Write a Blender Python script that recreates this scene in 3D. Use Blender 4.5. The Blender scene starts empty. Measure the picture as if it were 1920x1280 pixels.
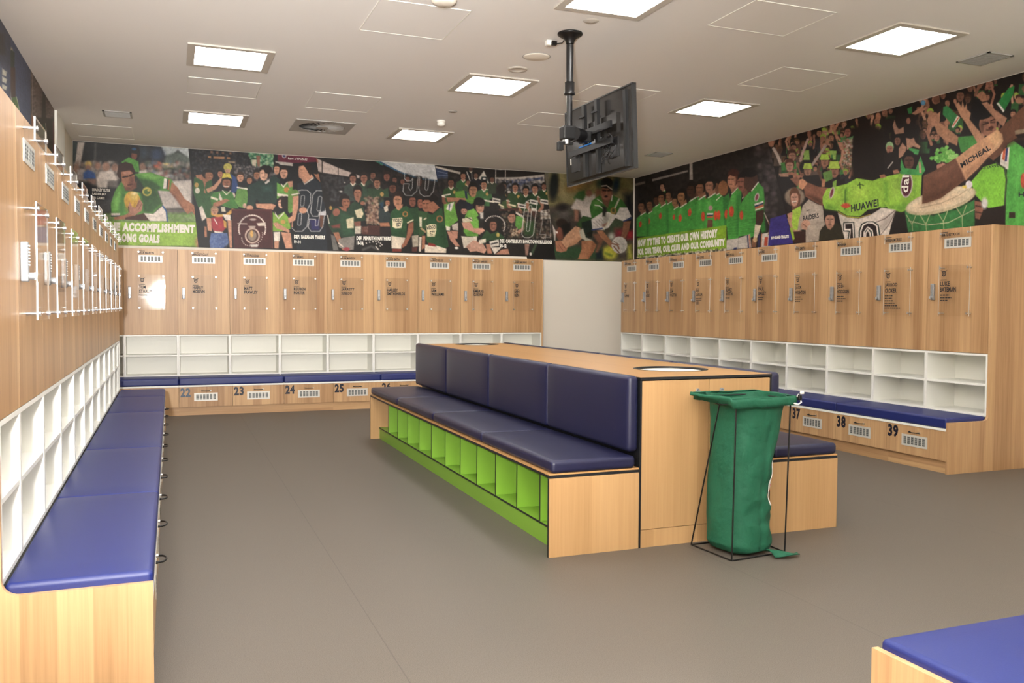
import bpy, bmesh, math, random
import numpy as np
from mathutils import Matrix, Vector
R = math.radians
C = bpy.context.scene.collection

# ------------------------------------------------------------------ camera
FPX, YAW, PIT, ROL = 1634.7765, R(21.3717), R(-2.25245), R(0.30741)
FWD = np.array([math.sin(YAW)*math.cos(PIT), math.cos(YAW)*math.cos(PIT), math.sin(PIT)])
_rt = np.array([math.cos(YAW), -math.sin(YAW), 0.0])
_up = np.cross(_rt, FWD)
RT = _rt*math.cos(ROL)+_up*math.sin(ROL)
UP = _up*math.cos(ROL)-_rt*math.sin(ROL)
EYE = np.array([0.0, 0.0, 1.4])
cam = bpy.data.objects.new('camera', bpy.data.cameras.new('camera'))
C.objects.link(cam)
cam.data.sensor_width = 36.0
cam.data.lens = FPX/1920*36.0
cam.data.clip_start = 0.02
cam.matrix_world = Matrix(((RT[0], UP[0], -FWD[0], 0), (RT[1], UP[1], -FWD[1], 0), (RT[2], UP[2], -FWD[2], 1.4), (0, 0, 0, 1)))
bpy.context.scene.camera = cam

# ------------------------------------------------------------------ world, view
w = bpy.data.worlds.new('world'); bpy.context.scene.world = w; w.use_nodes = True
w.node_tree.nodes['Background'].inputs[0].default_value = (1.0, 0.95, 0.88, 1)
w.node_tree.nodes['Background'].inputs[1].default_value = 0.25
vs = bpy.context.scene.view_settings
vs.view_transform = 'Standard'; vs.look = 'None'; vs.gamma = 1.0; vs.use_curve_mapping = False
vs.exposure = 0.56
bpy.context.scene.cycles.max_bounces = 10
bpy.context.scene.cycles.transparent_max_bounces = 24
bpy.context.scene.cycles.caustics_reflective = False
bpy.context.scene.cycles.caustics_refractive = False
PANEL_STRENGTH = 16.0
# the photographer's flash, beside and just above the lens
fl = bpy.data.lights.new('flash', 'AREA'); fl.shape = 'DISK'; fl.size = 0.16; fl.energy = 60; fl.spread = R(62); fl.color = (1.0, 0.965, 0.93)
flo = bpy.data.objects.new('flash', fl); C.objects.link(flo); flo.location = (-0.30, -0.15, 1.62)
flo.rotation_euler = Vector((0.16, 1, 0.10)).to_track_quat('-Z', 'Y').to_euler()
# most of the flash is thrown up at the ceiling
fb = bpy.data.lights.new('flash_bounce', 'AREA'); fb.shape = 'DISK'; fb.size = 0.3; fb.energy = 540; fb.color = (0.99, 0.98, 0.97)
fbo = bpy.data.objects.new('flash_bounce', fb); C.objects.link(fbo); fbo.location = (-0.15, -0.5, 1.9)
fbo.rotation_euler = Vector((0.05, 0.12, 1.0)).to_track_quat('-Z', 'Y').to_euler()

# ------------------------------------------------------------------ dimensions
XL, XR, YB = -0.526, 6.58, 12.242          # door planes of the three banks
XWL, XWR, YW = -1.185, 7.24, 12.90         # walls
YN = -4.0
ZC = 3.562
D = 0.46                                   # bench depth
ZT, ZW, ZB, ZK = 2.133, 1.011, 0.385, 0.106

# ------------------------------------------------------------------ materials
MATS = {}
def nt(m): return m.node_tree.nodes, m.node_tree.links
def srgb(r, g, b):
    f = lambda c: (c/255/12.92) if c/255 <= 0.04045 else ((c/255+0.055)/1.055)**2.4
    return (f(r), f(g), f(b), 1)
def mat(name, col, rough=0.5, metal=0.0, spec=0.5, emit=None, es=0, noise=None, bump=None, coat=0):
    m = bpy.data.materials.new(name); m.use_nodes = True
    n, l = nt(m); b = n['Principled BSDF']
    b.inputs['Base Color'].default_value = col
    b.inputs['Roughness'].default_value = rough
    b.inputs['Metallic'].default_value = metal
    b.inputs['Specular IOR Level'].default_value = spec
    b.inputs['Coat Weight'].default_value = coat
    if emit: b.inputs['Emission Color'].default_value = emit; b.inputs['Emission Strength'].default_value = es
    tc = n.new('ShaderNodeTexCoord')
    if noise:
        sc, amt = noise
        t = n.new('ShaderNodeTexNoise'); t.inputs['Scale'].default_value = sc; t.inputs['Detail'].default_value = 3
        l.new(tc.outputs['Object'], t.inputs['Vector'])
        mp = n.new('ShaderNodeMapRange'); mp.inputs['To Min'].default_value = 1-amt; mp.inputs['To Max'].default_value = 1+amt
        l.new(t.outputs['Fac'], mp.inputs['Value'])
        mx = n.new('ShaderNodeVectorMath'); mx.operation = 'SCALE'; mx.inputs[0].default_value = col[:3]
        l.new(mp.outputs[0], mx.inputs['Scale']); l.new(mx.outputs[0], b.inputs['Base Color'])
    if bump:
        sc, st = bump
        t = n.new('ShaderNodeTexNoise'); t.inputs['Scale'].default_value = sc; t.inputs['Detail'].default_value = 4
        l.new(tc.outputs['Object'], t.inputs['Vector'])
        bp = n.new('ShaderNodeBump'); bp.inputs['Strength'].default_value = st; bp.inputs['Distance'].default_value = 0.002
        l.new(t.outputs['Fac'], bp.inputs['Height']); l.new(bp.outputs[0], b.inputs['Normal'])
    MATS[name] = m
    return m

def wood(name, axis='z', dark=(150, 110, 74), light=(204, 166, 122), rough=0.38, plank=0.11, fine=55.0, contrast=1.0):
    """oak laminate: boards of slightly different tone with fine straight grain along one axis"""
    m = bpy.data.materials.new(name); m.use_nodes = True
    n, l = nt(m); b = n['Principled BSDF']; b.inputs['Roughness'].default_value = rough; b.inputs['Specular IOR Level'].default_value = 0.4
    tc = n.new('ShaderNodeTexCoord'); oi = n.new('ShaderNodeObjectInfo')
    off = n.new('ShaderNodeVectorMath'); off.operation = 'SCALE'; off.inputs[0].default_value = (7.3, 3.1, 5.7)
    l.new(oi.outputs['Random'], off.inputs['Scale'])
    ad = n.new('ShaderNodeVectorMath'); ad.operation = 'ADD'
    l.new(tc.outputs['Object'], ad.inputs[0]); l.new(off.outputs[0], ad.inputs[1])
    def noise(scale3, detail=3, sc=1.0):
        mp = n.new('ShaderNodeMapping'); mp.inputs['Scale'].default_value = scale3
        l.new(ad.outputs[0], mp.inputs['Vector'])
        t = n.new('ShaderNodeTexNoise'); t.inputs['Scale'].default_value = sc; t.inputs['Detail'].default_value = detail
        l.new(mp.outputs[0], t.inputs['Vector']); return t.outputs['Fac']
    k = 'xyz'.index(axis)
    def sc(across, along):
        v = [across]*3; v[k] = along; return v
    # plank steps: snapped coordinates -> white noise
    sn = n.new('ShaderNodeVectorMath'); sn.operation = 'SNAP'
    v = [plank*1.0]*3; v[k] = 50.0; sn.inputs[1].default_value = v
    l.new(ad.outputs[0], sn.inputs[0])
    wn = n.new('ShaderNodeTexWhiteNoise'); l.new(sn.outputs[0], wn.inputs['Vector'])
    a = noise(sc(fine, 1.3), 3); c = noise(sc(fine*3.2, 4.0), 2); d = noise(sc(9, 0.5), 2)
    def mul(x, kf):
        q = n.new('ShaderNodeMath'); q.operation = 'MULTIPLY'; q.inputs[1].default_value = kf; l.new(x, q.inputs[0]); return q.outputs[0]
    def add(x, y):
        q = n.new('ShaderNodeMath'); q.operation = 'ADD'; l.new(x, q.inputs[0]); l.new(y, q.inputs[1]); return q.outputs[0]
    s = add(add(mul(wn.outputs['Value'], 0.34), mul(a, 0.42)), add(mul(c, 0.22), mul(d, 0.42)))
    cr = n.new('ShaderNodeValToRGB')
    cr.color_ramp.elements[0].position = 0.66-0.32*contrast; cr.color_ramp.elements[0].color = srgb(*dark)
    cr.color_ramp.elements[1].position = 0.66+0.26*contrast; cr.color_ramp.elements[1].color = srgb(*light)
    l.new(s, cr.inputs['Fac']); l.new(cr.outputs[0], b.inputs['Base Color'])
    bp = n.new('ShaderNodeBump'); bp.inputs['Strength'].default_value = 0.12; bp.inputs['Distance'].default_value = 0.0008
    l.new(a, bp.inputs['Height']); l.new(bp.outputs[0], b.inputs['Normal'])
    MATS[name] = m
    return m

wood('oak', 'z'); wood('oak_x', 'x'); wood('oak_y', 'y')
wood('oak_fine', 'z', (164, 126, 84), (194, 156, 110), plank=0.3, fine=90, contrast=1.1)
wood('oak_fine_y', 'y', (174, 128, 80), (194, 150, 98), plank=0.4, fine=60, contrast=1.2, rough=0.3)
mat('white_lam', srgb(241, 240, 232), 0.4)
mat('paint', srgb(236, 229, 216), 0.85, bump=(90, 0.05))
mat('bright_wall', srgb(246, 246, 240), 0.5)
mat('ceiling_paint', srgb(238, 236, 233), 0.9)
mat('blue_vinyl', srgb(22, 36, 102), 0.46, spec=0.6, bump=(260, 0.18))
mat('navy_vinyl', srgb(24, 26, 58), 0.40, spec=0.55, bump=(260, 0.18))
mat('black_edge', srgb(22, 24, 28), 0.45)
mat('black_metal', srgb(10, 10, 11), 0.4, spec=0.5)
mat('dark_plastic', srgb(20, 20, 21), 0.32, spec=0.6)
mat('tv_back', srgb(30, 27, 24), 0.2, spec=0.6)
mat('green_lam', srgb(124, 170, 56), 0.4)
mat('silver', (0.72, 0.72, 0.72, 1), 0.28, 1.0)
mat('grey_silver', (0.36, 0.37, 0.38, 1), 0.5, 0.6)
mat('vent_plate', srgb(214, 211, 203), 0.35, 0.2)
mat('vent_mesh', srgb(150, 152, 148), 0.5, 0.3)
mat('dark_hole', srgb(64, 64, 64), 0.8)
mat('ink', srgb(26, 28, 34), 0.5)
mat('number_ink', srgb(14, 18, 38), 0.4)
mat('grey_number', srgb(70, 86, 104), 0.4)
mat('white_print', srgb(240, 236, 226), 0.6)
mat('frame_grey', srgb(200, 194, 184), 0.5)
mat('ceiling_grey', srgb(176, 174, 170), 0.55)
mat('diffuser', srgb(250, 250, 250), 0.5, emit=(1.0, 0.975, 0.945, 1), es=PANEL_STRENGTH)
mat('bag_cloth', srgb(16, 88, 62), 0.75, noise=(18, 0.12), bump=(9, 0.9))
MATS['bag_cloth'].node_tree.nodes['Bump'].inputs['Distance'].default_value = 0.02
mat('white_cord', srgb(235, 232, 225), 0.6)
mat('red_print', srgb(190, 40, 40), 0.6)
mat('blue_tape', srgb(20, 110, 190), 0.4)
mat('edge_acrylic', srgb(222, 222, 216), 0.15, spec=0.8)  # whitish colour stands in for light caught by the clear plate edges
mat('steel_blue_ring', srgb(12, 12, 14), 0.4)

def floor_mat():
    m = bpy.data.materials.new('floor_vinyl'); m.use_nodes = True
    n, l = nt(m); b = n['Principled BSDF']; b.inputs['Roughness'].default_value = 0.52; b.inputs['Specular IOR Level'].default_value = 0.35
    tc = n.new('ShaderNodeTexCoord')
    t = n.new('ShaderNodeTexNoise'); t.inputs['Scale'].default_value = 260; t.inputs['Detail'].default_value = 2
    l.new(tc.outputs['Object'], t.inputs['Vector'])
    cr = n.new('ShaderNodeValToRGB'); cr.color_ramp.elements[0].position = 0.3; cr.color_ramp.elements[0].color = srgb(83, 77, 70)
    cr.color_ramp.elements[1].position = 0.7; cr.color_ramp.elements[1].color = srgb(110, 103, 94)
    l.new(t.outputs['Fac'], cr.inputs['Fac'])
    t2 = n.new('ShaderNodeTexNoise'); t2.inputs['Scale'].default_value = 900; t2.inputs['Detail'].default_value = 1
    l.new(tc.outputs['Object'], t2.inputs['Vector'])
    gt = n.new('ShaderNodeMath'); gt.operation = 'GREATER_THAN'; gt.inputs[1].default_value = 0.68; l.new(t2.outputs['Fac'], gt.inputs[0])
    ml = n.new('ShaderNodeMath'); ml.operation = 'MULTIPLY'; ml.inputs[1].default_value = 0.35; l.new(gt.outputs[0], ml.inputs[0])
    mx = n.new('ShaderNodeMix'); mx.data_type = 'RGBA'; l.new(ml.outputs[0], mx.inputs['Factor'])
    l.new(cr.outputs[0], mx.inputs['A']); mx.inputs['B'].default_value = srgb(176, 168, 156)
    # welded sheet joints every 2 m
    sx = n.new('ShaderNodeSeparateXYZ'); l.new(tc.outputs['Object'], sx.inputs[0])
    a1 = n.new('ShaderNodeMath'); a1.operation = 'ADD'; a1.inputs[1].default_value = 19.185; l.new(sx.outputs['X'], a1.inputs[0])
    a2 = n.new('ShaderNodeMath'); a2.operation = 'MODULO'; a2.inputs[1].default_value = 2.0; l.new(a1.outputs[0], a2.inputs[0])
    a3 = n.new('ShaderNodeMath'); a3.operation = 'LESS_THAN'; a3.inputs[1].default_value = 0.005; l.new(a2.outputs[0], a3.inputs[0])
    a4 = n.new('ShaderNodeMath'); a4.operation = 'MULTIPLY'; a4.inputs[1].default_value = 0.5; l.new(a3.outputs[0], a4.inputs[0])
    mx2 = n.new('ShaderNodeMix'); mx2.data_type = 'RGBA'; l.new(a4.outputs[0], mx2.inputs['Factor'])
    l.new(mx.outputs['Result'], mx2.inputs['A']); mx2.inputs['B'].default_value = srgb(70, 64, 60)
    l.new(mx2.outputs['Result'], b.inputs['Base Color'])
    bp = n.new('ShaderNodeBump'); bp.inputs['Strength'].default_value = 0.15; bp.inputs['Distance'].default_value = 0.001
    l.new(t.outputs['Fac'], bp.inputs['Height']); l.new(bp.outputs[0], b.inputs['Normal'])
    MATS['floor'] = m
floor_mat()
def acrylic_mat():
    m = bpy.data.materials.new('acrylic'); m.use_nodes = True
    n, l = nt(m); n.remove(n['Principled BSDF']); out = n['Material Output']
    tr = n.new('ShaderNodeBsdfTransparent'); tr.inputs[0].default_value = (0.96, 0.95, 0.94, 1)
    gl = n.new('ShaderNodeBsdfGlossy'); gl.inputs['Roughness'].default_value = 0.04
    lw = n.new('ShaderNodeLayerWeight'); lw.inputs['Blend'].default_value = 0.5
    pw = n.new('ShaderNodeMath'); pw.operation = 'POWER'; pw.inputs[1].default_value = 5.0; l.new(lw.outputs['Facing'], pw.inputs[0])
    fr = n.new('ShaderNodeMapRange'); fr.inputs['To Min'].default_value = 0.06; fr.inputs['To Max'].default_value = 1.0; l.new(pw.outputs[0], fr.inputs['Value'])
    mx = n.new('ShaderNodeMixShader'); l.new(fr.outputs[0], mx.inputs[0]); l.new(tr.outputs[0], mx.inputs[1]); l.new(gl.outputs[0], mx.inputs[2])
    l.new(mx.outputs[0], out.inputs['Surface'])
    MATS['acrylic'] = m
acrylic_mat()

# ------------------------------------------------------------------ mesh helpers
def link(name, me, parent=None, loc=None, rot=None):
    o = bpy.data.objects.new(name, me); C.objects.link(o)
    if parent: o.parent = parent
    if loc: o.location = loc
    if rot: o.rotation_euler = rot
    return o
def tag(o, label=None, cat=None, group=None, kind=None):
    if label: o['label'] = label
    if cat: o['category'] = cat
    if group: o['group'] = group
    if kind: o['kind'] = kind
    return o
def thing(name, label, cat, loc=(0, 0, 0), rz=0, group=None):
    o = bpy.data.objects.new(name, None); C.objects.link(o); o.location = loc; o.rotation_euler = (0, 0, rz)
    o.empty_display_size = 0.1
    return tag(o, label, cat, group)
class MB:
    def __init__(s): s.v = []; s.f = []; s.m = []; s.mats = []; s.sm = []
    def mi(s, m):
        if m not in s.mats: s.mats.append(m)
        return s.mats.index(m)
    def add(s, vs, fs, m, smooth=False):
        b = len(s.v); s.v += [tuple(v) for v in vs]
        k = s.mi(m)
        for f in fs: s.f.append(tuple(i+b for i in f)); s.m.append(k); s.sm.append(smooth)
        return s
    def box(s, x0, x1, y0, y1, z0, z1, m):
        if x0 > x1: x0, x1 = x1, x0
        if y0 > y1: y0, y1 = y1, y0
        if z0 > z1: z0, z1 = z1, z0
        vs = [(x0, y0, z0), (x1, y0, z0), (x1, y1, z0), (x0, y1, z0), (x0, y0, z1), (x1, y0, z1), (x1, y1, z1), (x0, y1, z1)]
        return s.add(vs, [(0, 3, 2, 1), (4, 5, 6, 7), (0, 1, 5, 4), (1, 2, 6, 5), (2, 3, 7, 6), (3, 0, 4, 7)], m)
    def cyl(s, p, q, r, m, n=12, r2=None, cap=True):
        p = Vector(p); q = Vector(q); a = (q-p).normalized(); r2 = r if r2 is None else r2
        u = a.orthogonal().normalized(); v = a.cross(u)
        vs = []
        for c, rr in ((p, r), (q, r2)):
            for i in range(n):
                t = 2*math.pi*i/n; vs.append(c+u*(rr*math.cos(t))+v*(rr*math.sin(t)))
        fs = [(i, (i+1) % n, n+(i+1) % n, n+i) for i in range(n)]
        s.add(vs, fs, m, True)
        if cap:
            s.add(vs, [tuple(range(n-1, -1, -1)), tuple(range(n, 2*n))], m)
        return s
    def tube(s, pts, r, m, n=8, closed=False):
        pts = [Vector(p) for p in pts]; N = len(pts); vs = []; pu = None
        for i, p in enumerate(pts):
            if closed: t = (pts[(i+1) % N]-pts[i-1]).normalized()
            else: t = (pts[min(i+1, N-1)]-pts[max(i-1, 0)]).normalized()
            u = t.orthogonal().normalized() if pu is None else (pu-t*pu.dot(t)).normalized()
            pu = u; v = t.cross(u)
            for k in range(n):
                a = 2*math.pi*k/n; vs.append(p+u*(r*math.cos(a))+v*(r*math.sin(a)))
        fs = []
        for i in range(N if closed else N-1):
            j = (i+1) % N
            for k in range(n): fs.append((i*n+k, i*n+(k+1) % n, j*n+(k+1) % n, j*n+k))
        s.add(vs, fs, m, True)
        if not closed: s.add(vs, [tuple(range(n-1, -1, -1)), tuple(range((N-1)*n, N*n))], m)
        return s
    def lathe(s, c, prof, m, n=32):
        """profile of (radius, z) around the vertical axis through c"""
        vs = [(c[0]+r*math.cos(2*math.pi*k/n), c[1]+r*math.sin(2*math.pi*k/n), c[2]+z) for r, z in prof for k in range(n)]
        fs = [(i*n+k, i*n+(k+1) % n, (i+1)*n+(k+1) % n, (i+1)*n+k) for i in range(len(prof)-1) for k in range(n)]
        return s.add(vs, fs, m, True)
    def rbox(s, c, d, r, m, crown=(0, 0, 0, 0), bow=0.0):
        """rounded box, half sizes d, edge radius r; crown[3] swells the top, bow swells the -x/+x faces"""
        def cl(h):
            rr = min(r, h*0.98); L = [-(h-rr)-rr*math.tan(R(t)) for t in (45, 30, 15, 0)]
            mid = [(-(h-rr))+(2*(h-rr))*i/8 for i in range(1, 8)]
            return L+mid+[-x for x in reversed(L)]
        X, Y, Z = cl(d[0]), cl(d[1]), cl(d[2]); idx = {}; vs = []
        def vert(x, y, z):
            k = (round(x, 6), round(y, 6), round(z, 6))
            if k in idx: return idx[k]
            q = []
            for val, h in ((x, d[0]), (y, d[1]), (z, d[2])):
                rr = min(r, h*0.98); q.append(max(-(h-rr), min(h-rr, val)))
            dv = Vector((x-q[0], y-q[1], z-q[2])); p = Vector(q)
            if dv.length > 1e-9: p = p+dv.normalized()*r*min(1, dv.length/r*1.0 if max(abs(x-q[0]), abs(y-q[1]), abs(z-q[2])) < r*0.999 else 1)
            fx, fy, fz = p.x/d[0], p.y/d[1], p.z/d[2]
            if crown[3] and fz > 0: p.z += crown[3]*(1-fx**4)*(1-fy**4)*fz
            if bow: p.x += bow*fx*(1-fy**6)*(1-fz**4)
            idx[k] = len(vs); vs.append((p.x+c[0], p.y+c[1], p.z+c[2])); return idx[k]
        fs = []
        for (A, B, mk) in ((X, Y, lambda a, b, sgn: (a, b, sgn*d[2])), (Y, Z, lambda a, b, sgn: (sgn*d[0], a, b)), (Z, X, lambda a, b, sgn: (b, sgn*d[1], a))):
            for sgn in (-1, 1):
                for i in range(len(A)-1):
                    for j in range(len(B)-1):
                        q = [vert(*mk(A[i], B[j], sgn)), vert(*mk(A[i+1], B[j], sgn)), vert(*mk(A[i+1], B[j+1], sgn)), vert(*mk(A[i], B[j+1], sgn))]
                        if sgn < 0: q.reverse()
                        if len(set(q)) == 4: fs.append(q)
        return s.add(vs, fs, m, True)
    def prism(s, poly, axis, a0, a1, m):
        """extrude a 2-D outline; axis 'y': outline is (x,z)   axis 'x': outline is (y,z)   axis 'z': outline is (x,y)"""
        mk = {'y': lambda p, a: (p[0], a, p[1]), 'x': lambda p, a: (a, p[0], p[1]), 'z': lambda p, a: (p[0], p[1], a)}[axis]
        n = len(poly); vs = [mk(p, a0) for p in poly]+[mk(p, a1) for p in poly]
        fs = [tuple(range(n)), tuple(range(2*n-1, n-1, -1))]+[(i, n+i, n+(i+1) % n, (i+1) % n) for i in range(n)]
        return s.add(vs, fs, m)
    def mesh(s, name):
        me = bpy.data.meshes.new(name); me.from_pydata(s.v, [], s.f)
        for m in s.mats: me.materials.append(MATS[m])
        me.polygons.foreach_set('material_index', s.m); me.polygons.foreach_set('use_smooth', s.sm)
        me.update()
        bm = bmesh.new(); bm.from_mesh(me); bmesh.ops.recalc_face_normals(bm, faces=bm.faces); bm.to_mesh(me); bm.free()
        return me
    def build(s, name, parent=None, loc=None, rot=None):
        return link(name, s.mesh(name), parent, loc, rot)

def text_geo(body, offset=0.02, res=2):
    """outline of a line of lettering as (verts, faces), normalised to the unit square"""
    cu = bpy.data.curves.new('t', 'FONT'); cu.body = body; cu.offset = offset; cu.resolution_u = res; cu.fill_mode = 'FRONT'; cu.space_character = 1.0+2.2*offset
    o = bpy.data.objects.new('t', cu); C.objects.link(o)
    dg = bpy.context.evaluated_depsgraph_get(); me = bpy.data.meshes.new_from_object(o.evaluated_get(dg))
    v = np.array([q.co[:] for q in me.vertices]); f = [tuple(p.vertices) for p in me.polygons]
    bpy.data.objects.remove(o); bpy.data.curves.remove(cu); bpy.data.meshes.remove(me)
    lo = v.min(0); hi = v.max(0); v = (v-lo)/np.maximum(hi-lo, 1e-6)
    return v, f
_tc = {}
def tgeo(body, offset=0.02):
    if (body, offset) not in _tc: _tc[(body, offset)] = text_geo(body, offset)
    return _tc[(body, offset)]
def put_text(mb, body, bl, br, tl, m, offset=0.02):
    """lettering mapped onto the parallelogram bl-br-tl (world or local points)"""
    v, f = tgeo(body, offset); bl, br, tl = map(np.array, (bl, br, tl))
    P = bl+np.outer(v[:, 0], br-bl)+np.outer(v[:, 1], tl-bl)
    mb.add([tuple(p) for p in P], f, m)

def bl_to_world(px, py, axis, val):
    d = FWD*FPX+RT*(px-960)+UP*(640-py); k = 'xyz'.index(axis); t = (val-EYE[k])/d[k]
    return EYE+t*d
def project(P):
    d = P-EYE; c = d@FWD
    return 960+FPX*(d@RT)/c, 640-FPX*(d@UP)/c

# ------------------------------------------------------------------ room shell
def struct(o): o['kind'] = 'structure'; return o
struct(MB().box(XWL-0.15, XWR+0.15, YN-0.15, YW+0.15, -0.1, 0, 'floor').build('floor'))
struct(MB().box(XWL-0.15, XWR+0.15, YN-0.15, YW+0.15, ZC, ZC+0.1, 'ceiling_paint').build('ceiling'))
struct(MB().box(XWL-0.15, XWR+0.15, YW, YW+0.15, 0, ZC, 'paint').build('wall_back'))
struct(MB().box(XWL-0.15, XWL, YN-0.15, YW, 0, ZC, 'paint').build('wall_left'))
struct(MB().box(XWR, XWR+0.15, YN-0.15, YW, 0, ZC, 'paint').build('wall_right'))
struct(MB().box(XWL, XWR, YN-0.15, YN, 0, ZC, 'paint').build('wall_front'))
struct(MB().box(XWL, XWL+0.025, 10.985, 11.725, 0, ZC, 'bright_wall').build('wall_strip_1'))  # brighter, smoother strip standing slightly proud of the left wall

# ------------------------------------------------------------------ lockers
def vent_geo(mb, x0, x1, z0, z1, y, plate='vent_plate'):
    mb.box(x0, x1, y-0.003, y, z0, z1, plate)
    n = 6; mx = 0.018; mz = (z1-z0)*0.17; cw = (x1-x0-2*mx)/n
    for i in range(n):
        a = x0+mx+i*cw+cw*0.14; b = x0+mx+(i+1)*cw-cw*0.14
        mb.box(a, b, y-0.0036, y-0.001, z0+mz, z1-mz, 'vent_mesh')
        for q in range(2):
            for r_ in range(4):
                hx = a+(b-a)*(0.28+0.44*q); hz = z0+mz+(z1-z0-2*mz)*(r_+0.5)/4
                mb.box(hx-0.0045, hx+0.0045, y-0.0042, y-0.001, hz-0.0045, hz+0.0045, 'dark_hole')
def crest_geo(mb, cx, cz, s, y):
    # shield-like roundel with two horns
    n = 18; ring = []
    for rr in (1.0, 0.62): ring += [(cx+s*rr*0.72*math.cos(2*math.pi*i/n), y, cz+s*rr*(0.8*math.sin(2*math.pi*i/n)-(0.12 if math.sin(2*math.pi*i/n) < -0.5 else 0))) for i in range(n)]
    mb.add(ring, [(i, (i+1) % n, n+(i+1) % n, n+i) for i in range(n)], 'ink')
    mb.box(cx-s*0.3, cx+s*0.3, y-0.0003, y, cz-s*0.22, cz+s*0.12, 'ink')
    for sg in (-1, 1):
        mb.add([(cx+sg*s*0.3, y, cz+s*0.7), (cx+sg*s*1.25, y, cz+s*1.15), (cx+sg*s*0.75, y, cz+s*0.55)], [(0, 1, 2)], 'ink')
def plate_mesh(x0, x1, z0, z1, y0, y1):
    mb = MB()
    vs = [(x0, y0, z0), (x1, y0, z0), (x1, y1, z0), (x0, y1, z0), (x0, y0, z1), (x1, y0, z1), (x1, y1, z1), (x0, y1, z1)]
    mb.add(vs, [(0, 1, 5, 4)], 'acrylic')
    mb.add(vs, [(0, 3, 2, 1), (4, 5, 6, 7), (1, 2, 6, 5), (3, 0, 4, 7)], 'edge_acrylic')
    return mb
YD = D                      # local y of the door face
YP = D-0.045                # local y of the acrylic plates
def locker_protos(W):
    P = {}
    # carcass: sides, top, back, seat base
    m = MB()
    m.box(0.001, 0.019, YD+0.02, YD+0.62, ZW, ZT-0.018, 'oak').box(W-0.019, W-0.001, YD+0.02, YD+0.62, ZW, ZT-0.018, 'oak')
    m.box(0.001, W-0.001, YD+0.004, YD+0.62, ZT-0.018, ZT, 'oak').box(0.019, W-0.019, YD+0.60, YD+0.62, ZW, ZT-0.018, 'oak')
    P['kickboard'] = MB().box(0.0, W, 0.03, 0.048, 0, ZK, 'oak_x').mesh('kickboard')
    P['cabinet_body'] = m.mesh('cabinet_body')
    P['door'] = MB().box(0.002, W-0.002, YD, YD+0.018, ZW+0.008, ZT-0.002, 'oak').mesh('door')
    m = MB()
    t = 0.017; zb = ZB+0.09
    m.box(0.0005, t, YD, YD+0.36, zb-0.005, ZW+0.004, 'white_lam').box(W-t, W-0.0005, YD, YD+0.36, zb-0.005, ZW+0.004, 'white_lam')
    m.box(t-0.001, W-t+0.001, YD, YD+0.36, ZW-0.014, ZW+0.004, 'white_lam').box(t-0.001, W-t+0.001, YD, YD+0.36, zb-0.005, zb+0.013, 'white_lam')
    m.box(t-0.001, W-t+0.001, YD+0.002, YD+0.36, 0.735, 0.753, 'white_lam').box(t-0.001, W-t+0.001, YD+0.35, YD+0.36, zb, ZW, 'white_lam')
    P['shoe_shelf'] = m.mesh('shoe_shelf')
    P['seat_board'] = MB().box(0.0005, W-0.0005, 0.0, YD+0.60, ZB-0.02, ZB, 'white_lam').mesh('seat_board')
    P['drawer'] = MB().box(0.002, W-0.002, 0.004, 0.024, ZK+0.003, ZB-0.023, 'oak').box(0.04, W-0.04, 0.03, 0.42, ZK+0.02, ZB-0.05, 'oak').mesh('drawer')
    m = MB(); vent_geo(m, 0.18, 0.465, 0.182, 0.284, 0.004, 'vent_plate'); P['vent_low'] = m.mesh('vent_grille')
    m = MB(); vent_geo(m, 0.18, 0.465, 1.955, 2.045, YD, 'vent_plate'); P['vent_high'] = m.mesh('vent_grille')
    m = MB()
    pts = [(0.272, 0.004, 0.312)]+[(0.325-0.053*math.cos(math.pi*i/12), 0.0-0.038*math.sin(math.pi*i/12)**0.6, 0.312) for i in range(1, 12)]+[(0.378, 0.004, 0.312)]
    m.tube(pts, 0.0045, 'black_metal').cyl((0.378, 0.004, 0.312), (0.378, -0.006, 0.312), 0.009, 'silver').cyl((0.272, 0.004, 0.312), (0.272, -0.006, 0.312), 0.007, 'black_metal')
    P['handle'] = m.mesh('handle')
    m = MB()
    m.rbox((0.072, YD-0.014, 1.562), (0.0185, 0.014, 0.075), 0.006, 'grey_silver')
    for i in range(7):
        for q in (-1, 1): m.cyl((0.072+q*0.008, YD-0.027, 1.622-i*0.012), (0.072+q*0.008, YD-0.031, 1.622-i*0.012), 0.0036, 'silver', 8)
    m.cyl((0.072, YD-0.027, 1.508), (0.072, YD-0.048, 1.508), 0.014, 'grey_silver', 16)
    m.box(0.069, 0.075, YD-0.054, YD-0.046, 1.494, 1.522, 'silver')
    P['lock'] = m.mesh('lock')
    P['name_plate'] = plate_mesh(0.165, 0.49, 2.035, 2.128, YP, YP+0.006).mesh('name_plate')
    P['player_plate'] = plate_mesh(0.165, 0.495, 1.34, 1.80, YP, YP+0.006).mesh('player_plate')
    def post(x, z):
        m.cyl((x, YD, z), (x, YP-0.006, z), 0.0065, 'silver', 10).cyl((x, YP-0.001, z), (x, YP-0.007, z), 0.010, 'silver', 12)
    m = MB(); post(0.182, 2.085); P['so_a'] = m.mesh('standoff')
    m = MB(); post(0.473, 2.085); P['so_b'] = m.mesh('standoff')
    for key, x, z in (('so_c', 0.185, 1.775), ('so_d', 0.475, 1.775), ('so_e', 0.185, 1.365), ('so_f', 0.475, 1.365)):
        m = MB(); post(x, z); P[key] = m.mesh('standoff')
    return P
P65 = locker_protos(0.65)
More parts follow.
